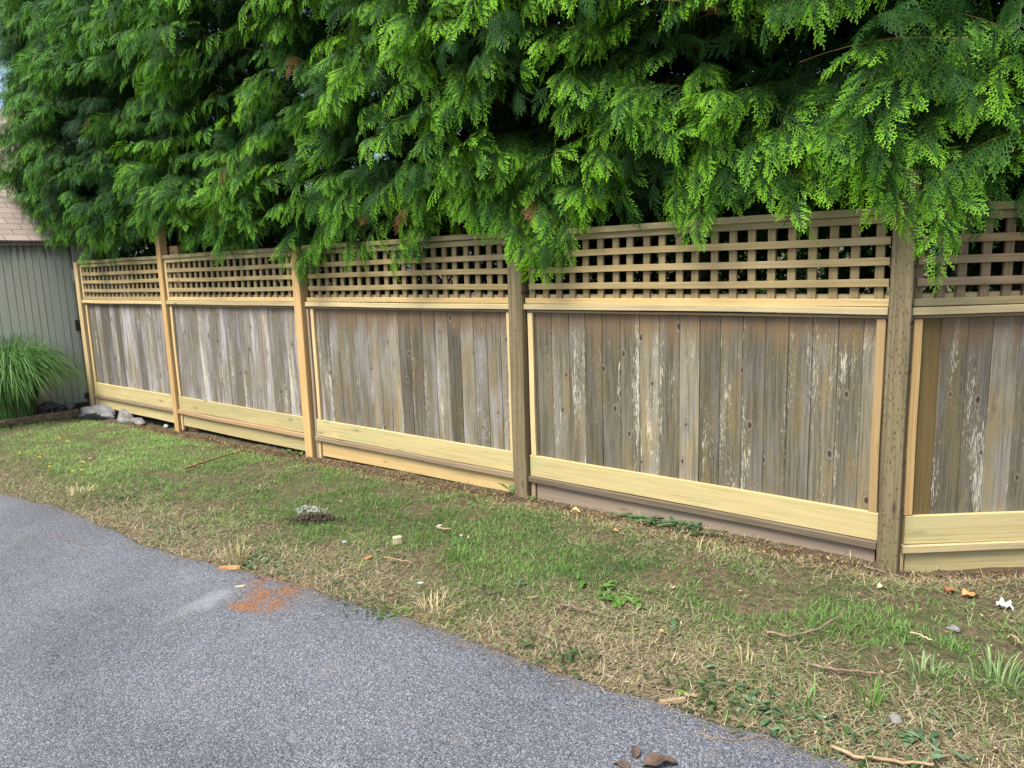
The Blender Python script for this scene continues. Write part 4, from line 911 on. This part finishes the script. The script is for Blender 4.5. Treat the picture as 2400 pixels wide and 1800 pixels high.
def crumbs(name, px, py, n, sx, sy, az, h, size, mat, label, cat, seed):
    r = np.random.default_rng(seed); c = at(px, py); V = []; F = []; n0 = 0
    for i in range(n):
        q = r.normal(0, 1, 2); a_ = q[0]*sx*0.5; b_ = q[1]*sy*0.5; z_ = h*math.exp(-(q@q)*0.45)*r.uniform(0.3, 1.0); s_ = size*r.uniform(0.4, 1.3)
        x_, y_ = a_*cos(az)-b_*sin(az), a_*sin(az)+b_*cos(az); z_ += float(gz(c[0]+x_, c[1]+y_))-c[2]
        Vb = np.array([(1, 0, 0), (-1, 0, 0), (0, 1, 0), (0, -1, 0), (0, 0, 0.8), (0, 0, -0.8)])*s_*r.uniform(0.5, 1.3, (6, 3)); th = r.uniform(0, 6); Rz = np.array([(cos(th), -sin(th), 0), (sin(th), cos(th), 0), (0, 0, 1)])
        V.append(Vb@Rz.T + [x_, y_, z_]); F.append(np.array([(0, 2, 4), (2, 1, 4), (1, 3, 4), (3, 0, 4), (2, 0, 5), (1, 2, 5), (3, 1, 5), (0, 3, 5)])+n0); n0 += 6
    o = mesh_np(name, np.concatenate(V), [np.concatenate(F)], mat); o.location = c; return tag(o, label, cat, kind='stuff')
crumbs('white_crumble', 728, 1196, 150, 0.16, 0.07, 0.1, 0.02, 0.010, CHALK, 'crumbled white mortar bits on the grass behind the dark earth', 'mortar', 12)
crumbs('loose_earth', 740, 1221, 420, 0.20, 0.055, 0.35, 0.05, 0.014, DIRT, 'long dark heap of crumbled earth on the grass', 'earth', 13)
for i, (px, py) in enumerate([(140, 1040), (159, 1046), (213, 1087), (193, 1115), (47, 1075), (94, 1084), (195, 1096), (257, 1091), (118, 1107), (172, 1118)]):
    c = at(px, py); t = empty('yellow_flower', c, 'small yellow flower in the lush grass by the shed', 'flower', 'yellow flowers in the lush grass')
    V = [(0, 0, 0.052)]; F = []
    for k_ in range(5):
        a = 2*pi*k_/5+i; m = len(V); rr = 0.017
        V += [(cos(a-0.5)*rr*0.7, sin(a-0.5)*rr*0.7, 0.055), (cos(a)*rr, sin(a)*rr, 0.060), (cos(a+0.5)*rr*0.7, sin(a+0.5)*rr*0.7, 0.055)]; F.append((0, m, m+1, m+2))
    mesh_np('petals', V, [np.array(F)], PETAL, t); Vs, Fs, Cs = tube([(0, 0, -0.01), (0.002, 0, 0.03), (0, 0, 0.053)], [0.0012]*3, 5); mesh_np('stem', Vs, [Fs, Cs], LEAFM, t, {'tint': ('FLOAT_COLOR', np.tile([0.08, 0.17, 0.03, 1], (len(Vs), 1)))})
stick('stick', [(434, 1099), (475, 1084), (520, 1070), (575, 1055)], 0.009, 0.005, RUSTW, 'long red brown stick lying on the grass before the golden posts', 'stick', up=0.03)
stick('twig', [(900, 1306), (935, 1312), (966, 1317)], 0.0045, 0.003, TANW, 'pale bent straw twig below the cream block', 'twig', up=0.03, seed=2)
stick('twig', [(1022, 1235), (1035, 1238), (1053, 1240)], 0.006, 0.004, TANW, 'short tan twig under the white scrap', 'twig', up=0.03, seed=3)
stick('twig', [(1308, 1416), (1350, 1424), (1410, 1440)], 0.005, 0.003, TWIG, 'thin grey twig left of the dandelion leaves', 'twig', up=0.03, seed=4)
stick('twig', [(1789, 1478), (1850, 1495), (1920, 1484), (1962, 1464), (1985, 1447)], 0.006, 0.003, TWIG, 'dark curved twig rising from the middle of the grass', 'twig', up=0.02, seed=5, lift=[0, 0.01, 0.03, 0.05])
stick('twig', [(1899, 1556), (1960, 1570), (2010, 1574), (2067, 1578)], 0.006, 0.004, TWIG, 'straight brown twig in the green grass at lower right', 'twig', up=0.025, seed=6)
stick('stick', [(1953, 1747), (2005, 1773), (2090, 1781), (2187, 1791)], 0.007, 0.005, TANW, 'long bent tan stick at the bottom right edge of the grass', 'stick', up=0.025, seed=7)
stick('twig', [(1635, 1711), (1665, 1730), (1720, 1735), (1802, 1724)], 0.004, 0.002, TWIG, 'thin curved twig lying on the asphalt', 'twig', up=0.014, seed=8)
stick('twig', [(2028, 1328), (2090, 1345), (2160, 1372)], 0.006, 0.003, TWIG, 'brown twig on the litter below the thick corner post', 'twig', up=0.03, seed=9)
stick('twig', [(200, 1278), (130, 1256), (60, 1268)], 0.003, 0.002, TWIG, 'faint thin twig on the asphalt at the far left', 'twig', up=0.014, seed=10)
stick('twig', [(2368, 1486), (2400, 1510)], 0.005, 0.004, TANW, 'pale straw stalk at the right border of the grass', 'twig', up=0.04, seed=11)
stick('twig', [(2135, 1483), (2160, 1488), (2182, 1500)], 0.0035, 0.003, CREAMW, 'short pale curved stalk in the grass right of the dark twig', 'twig', up=0.035, seed=12)
dleaf(1337, 1200, 0.10, 0.055, 0.3, YLEAF, 'yellow dry leaf on the litter near the narrower old post', 1)
dleaf(1437, 1245, 0.05, 0.03, 0.2, DLEAF, 'small orange dry leaf in front of the strap leaved clump', 2)
dleaf(2255, 1396, 0.09, 0.05, 0.2, DLEAF, 'large orange dry leaf on the litter right of the corner post', 3)
dleaf(2218, 1386, 0.07, 0.05, 0.8, RUSTW, 'reddish dry leaf left of the large orange one', 4)
dleaf(1574, 1380, 0.045, 0.03, 1.2, TANW, 'tan dry leaf in the middle of the mown grass', 5)
dleaf(1543, 1482, 0.035, 0.025, 0.2, DLEAF, 'bright orange leaf bit near the green leaf pair', 6)
dleaf(2058, 1378, 0.055, 0.035, 0.5, CREAMW, 'cream dry leaf curled in the grass below the corner post', 7)
dleaf(1436, 1789, 0.10, 0.03, -0.4, BLEAF, 'long dark curled leaf on the asphalt at the bottom edge', 8)
dleaf(1505, 1797, 0.12, 0.05, 0.1, BLEAF, 'broad dark curled leaf on the asphalt at the bottom edge', 9, pitch=0.6)
dleaf(1488, 1779, 0.05, 0.03, 1.4, BLEAF, 'small dark shrivelled leaf above the two bigger ones on the asphalt', 10, pitch=0.9)
V = []; r = np.random.default_rng(8); nn_ = 7
for i in range(nn_):
    for j in range(nn_): V.append(((i/(nn_-1)-0.5)*0.055*(1+0.2*sin(j)), (j/(nn_-1)-0.5)*0.05, 0.012 + 0.018*sin(i*1.7+j*0.9)*sin(j*1.3) + r.normal(0, 0.004)))
F = [(i*nn_+j, (i+1)*nn_+j, (i+1)*nn_+j+1, i*nn_+j+1) for i in range(nn_-1) for j in range(nn_-1)]
o = mesh_np('crumpled_paper', V, [np.array(F)], PAPER); o.location = at(2355, 1421, 0.015); tag(o, 'crumpled white paper on the grass near the right border', 'paper')

GW = [(0.045, 0.080, 0.032), (0.075, 0.135, 0.045), (0.12, 0.20, 0.065)]
BW = [(0.07, 0.14, 0.075), (0.12, 0.215, 0.11), (0.19, 0.30, 0.17)]
LW = [(0.065, 0.15, 0.03), (0.115, 0.235, 0.045), (0.18, 0.32, 0.08)]
weed(640, 1330, 42, 0.075, 0.045, 'flat patch of pale bluish broad leaves at the road rim above the sawdust', BW, 1, spread=0.06, elong=(-0.25, 0.16), flatlie=True, pitch=(0.0, 0.4))
weed(570, 1330, 24, 0.06, 0.03, 'small dark green weed beside the long orange wood chip', GW, 2, spread=0.04)
weed(690, 1064, 30, 0.085, 0.04, 'bright leafy weed at the foot of the golden post with reddish knots', LW, 3, spread=0.045, pitch=(0.3, 1.2), elong=(0.1, 0.06))
weed(1203, 1158, 6, 0.14, 0.05, 'upright dandelion plant at the foot of the narrower old post', LW, 4, spread=0.012, pitch=(0.8, 1.4), lob=0.5, cat='dandelion', name='dandelion')
weed(1256, 1172, 7, 0.075, 0.035, 'low green weed on the litter just right of the narrower old post', LW, 5, spread=0.03)
weed(1275, 1160, 5, 0.07, 0.035, 'small dark weed against the grey kickboard near the narrower old post', GW, 6, spread=0.02, pitch=(0.5, 1.1))
weed(1540, 1222, 70, 0.19, 0.022, 'clump of flattened strap leaves beneath the widest section', [(0.05, 0.11, 0.045), (0.10, 0.20, 0.085), (0.17, 0.29, 0.13)], 7, spread=0.06, elong=(-0.1, 0.17), pitch=(0.0, 0.5), curl=0.6, name='strap_leaf_clump', cat='plant')
weed(1496, 1205, 2, 0.19, 0.05, 'single upright broad leaf against the grey kickboard', LW, 8, spread=0.003, pitch=(1.3, 1.5), curl=0.3, name='upright_leaf', cat='leaf')
weed(1440, 1408, 34, 0.085, 0.026, 'dandelion rosette with toothed leaves in the middle of the grass', LW, 9, spread=0.05, lob=0.6, elong=(-0.5, 0.10), pitch=(0.1, 0.8), cat='dandelion', name='dandelion')
weed(1580, 1460, 3, 0.07, 0.032, 'pair of pale green leaves lying on the mown grass', BW, 10, spread=0.008, pitch=(0.1, 0.5), name='leaf_pair', cat='leaf')
weed(1215, 1368, 6, 0.10, 0.035, 'pale weed leaves at the left edge of the driest grass', BW, 11, spread=0.04, pitch=(0.0, 0.4))
weed(1150, 1385, 10, 0.07, 0.03, 'low weed in the grass left of the pale weed leaves', GW, 24, spread=0.04)
weed(1265, 1536, 40, 0.06, 0.03, 'dark low weed mat at the road rim, farther from the tan splinter', GW, 12, spread=0.05, elong=(-0.2, 0.10), flatlie=True)
weed(1355, 1553, 34, 0.06, 0.028, 'dark weed tuft at the road rim, nearer the tan splinter', GW, 13, spread=0.05, flatlie=True)
weed(1660, 1650, 46, 0.075, 0.035, 'wide dark weed mat at the road rim right of the tan splinter', GW, 14, spread=0.05, elong=(-0.25, 0.15), flatlie=True)
weed(1590, 1634, 2, 0.05, 0.025, 'single lime green leaf beside the tan splinter', [(0.25, 0.42, 0.05), (0.33, 0.5, 0.08)], 15, spread=0.004, name='lime_leaf', cat='leaf')
weed(1835, 1690, 44, 0.085, 0.04, 'broad leaved weed at the road rim above the long bent stick', BW, 16, spread=0.07, elong=(-0.3, 0.10))
weed(2030, 1765, 34, 0.085, 0.04, 'green broad leaved weed behind the long bent stick', GW, 17, spread=0.06, elong=(-0.2, 0.12))
weed(2175, 1765, 22, 0.09, 0.045, 'light green weed at the right end of the long bent stick', BW, 18, spread=0.06)
weed(815, 1400, 40, 0.065, 0.026, 'dark weed strip at the road rim right of the sawdust', GW, 19, spread=0.04, elong=(-0.3, 0.14), flatlie=True)
weed(880, 1440, 26, 0.06, 0.026, 'small bright weed at the road rim below the dark strip', GW, 20, spread=0.035, elong=(-0.3, 0.06))
weed(930, 1438, 22, 0.065, 0.026, 'small weed at the road rim left of the straw tuft', LW, 21, spread=0.04)
weed(280, 1180, 34, 0.075, 0.035, 'dark weed patch at the road rim on the left', GW, 22, spread=0.08, elong=(0.1, 0.15))
weed(25, 1000, 26, 0.12, 0.06, 'leafy weed below the edging timber at the left border', GW, 23, spread=0.09, pitch=(0.2, 0.9))
weed(405, 1250, 30, 0.07, 0.035, 'broad leaved weed at the road rim left of the orange chip', BW, 25, spread=0.07, elong=(-0.1, 0.15))
def tuft(px, py, n, hmin, hmax, spread, cols, label, seed, w0=0.005, r0=0.04):
    c = at(px, py); o = ribbon_plant('grass_tuft', np.array([0, 0, 0.0]), n, hmin, hmax, spread, w0, cols, seed, BLADE, droop=0.6, segs=5, up=0.01, r0=r0); o.location = c
    return tag(o, label, 'grass tuft')
PG = [(0.11, 0.20, 0.06), (0.22, 0.34, 0.13), (0.36, 0.46, 0.24)]; SG = [(0.30, 0.27, 0.12), (0.48, 0.42, 0.22), (0.60, 0.53, 0.34)]
tuft(2170, 1590, 42, 0.05, 0.09, 0.06, PG, 'pale cut grass tuft at right, nearer the straight twig', 31, r0=0.07)
tuft(2340, 1610, 60, 0.06, 0.13, 0.12, PG, 'spreading pale grass tuft at the right border', 32, r0=0.08)
tuft(1075, 1310, 50, 0.04, 0.085, 0.06, [(0.09, 0.2, 0.035), (0.18, 0.33, 0.07)], 'bright green grass tuft right of the cream block', 33, r0=0.06)
tuft(1015, 1440, 60, 0.04, 0.10, 0.10, SG, 'straw coloured grass tuft on the road rim', 34, r0=0.08)
tuft(555, 1315, 60, 0.05, 0.12, 0.09, SG, 'dry yellowish grass tuft above the long orange chip', 35, r0=0.09)
tuft(1745, 1560, 10, 0.05, 0.10, 0.05, SG, 'few upright yellow stalks in the grass left of the straight twig', 36, r0=0.03)
tuft(1880, 1660, 16, 0.06, 0.12, 0.08, PG, 'thin tall grass stalks at the road rim above the broad leaved weed', 37, r0=0.07)
tuft(180, 1165, 60, 0.04, 0.10, 0.09, SG, 'dry grass tuft on the road rim at far left', 38, r0=0.14)
tuft(2042, 1660, 20, 0.07, 0.13, 0.07, LW, 'fresh green tall blades in the lower right grass', 39, r0=0.05)
tuft(1640, 1300, 20, 0.05, 0.10, 0.08, SG, 'wispy dry tuft in front of the dark mossy rail', 40, r0=0.10)

# shrubs and a far tree in the garden behind
SHRUB = colmat('garden leaves', 0.35)
def shrub(x, y, h, rx, n, label, seed, cols, leaf=0.07, stem=True):
    r = np.random.default_rng(seed); z0 = float(g0(x, y)); t = empty('garden_shrub', (x, y, z0), label, 'shrub', 'shrubs in the garden behind the fence')
    d = r.normal(0, 1, (n, 3)); d /= np.linalg.norm(d, axis=1, keepdims=True); q = r.uniform(0.35, 1, n)**0.5
    c = d*q[:, None]*[rx, rx, h/2]; c[:, 2] += h/2; c *= 1+0.35*(fbm(d[:, 0]*2+5+seed, d[:, 2]*2+d[:, 1]*2, 1.5, seed)-0.5)[:, None]
    X = r.normal(0, 1, (n, 3)); X /= np.linalg.norm(X, axis=1, keepdims=True); Y = np.cross(X, r.normal(0, 1, (n, 3))); Y /= np.linalg.norm(Y, axis=1, keepdims=True); s_ = leaf*r.uniform(0.6, 1.4, n)[:, None]
    V = np.stack([c-X*s_, c-Y*s_*0.45, c+X*s_, c+Y*s_*0.45], 1).reshape(-1, 3); C = np.repeat(np.concatenate([pal(r.uniform(0, 1, n), cols), np.ones((n, 1))], 1)[:, None], 4, 1).reshape(-1, 4)
    mesh_np('crown', V, [np.arange(4*n).reshape(-1, 4)], SHRUB, t, {'tint': ('FLOAT_COLOR', C)})
    tb = Tubes(); tb.add([(0, 0, -0.1), (0.02, 0, h*0.3), (0.05, 0.02, h*0.7)], [0.05, 0.04, 0.015], 8); tb.build('trunk', BARK, t)
GC = [(0.05, 0.11, 0.025), (0.12, 0.22, 0.04), (0.24, 0.36, 0.08)]
shrub(-1.6, 8.6, 3.0, 1.5, 5200, 'sunlit garden shrub glimpsed through the widest lattice', 61, GC)
shrub(0.9, 9.0, 2.6, 1.4, 4600, 'sunlit garden shrub glimpsed through the lattice past the corner post', 62, GC)
shrub(-4.8, 9.4, 3.2, 1.7, 5200, 'garden shrub behind the section with the orange kickboard', 63, GC)
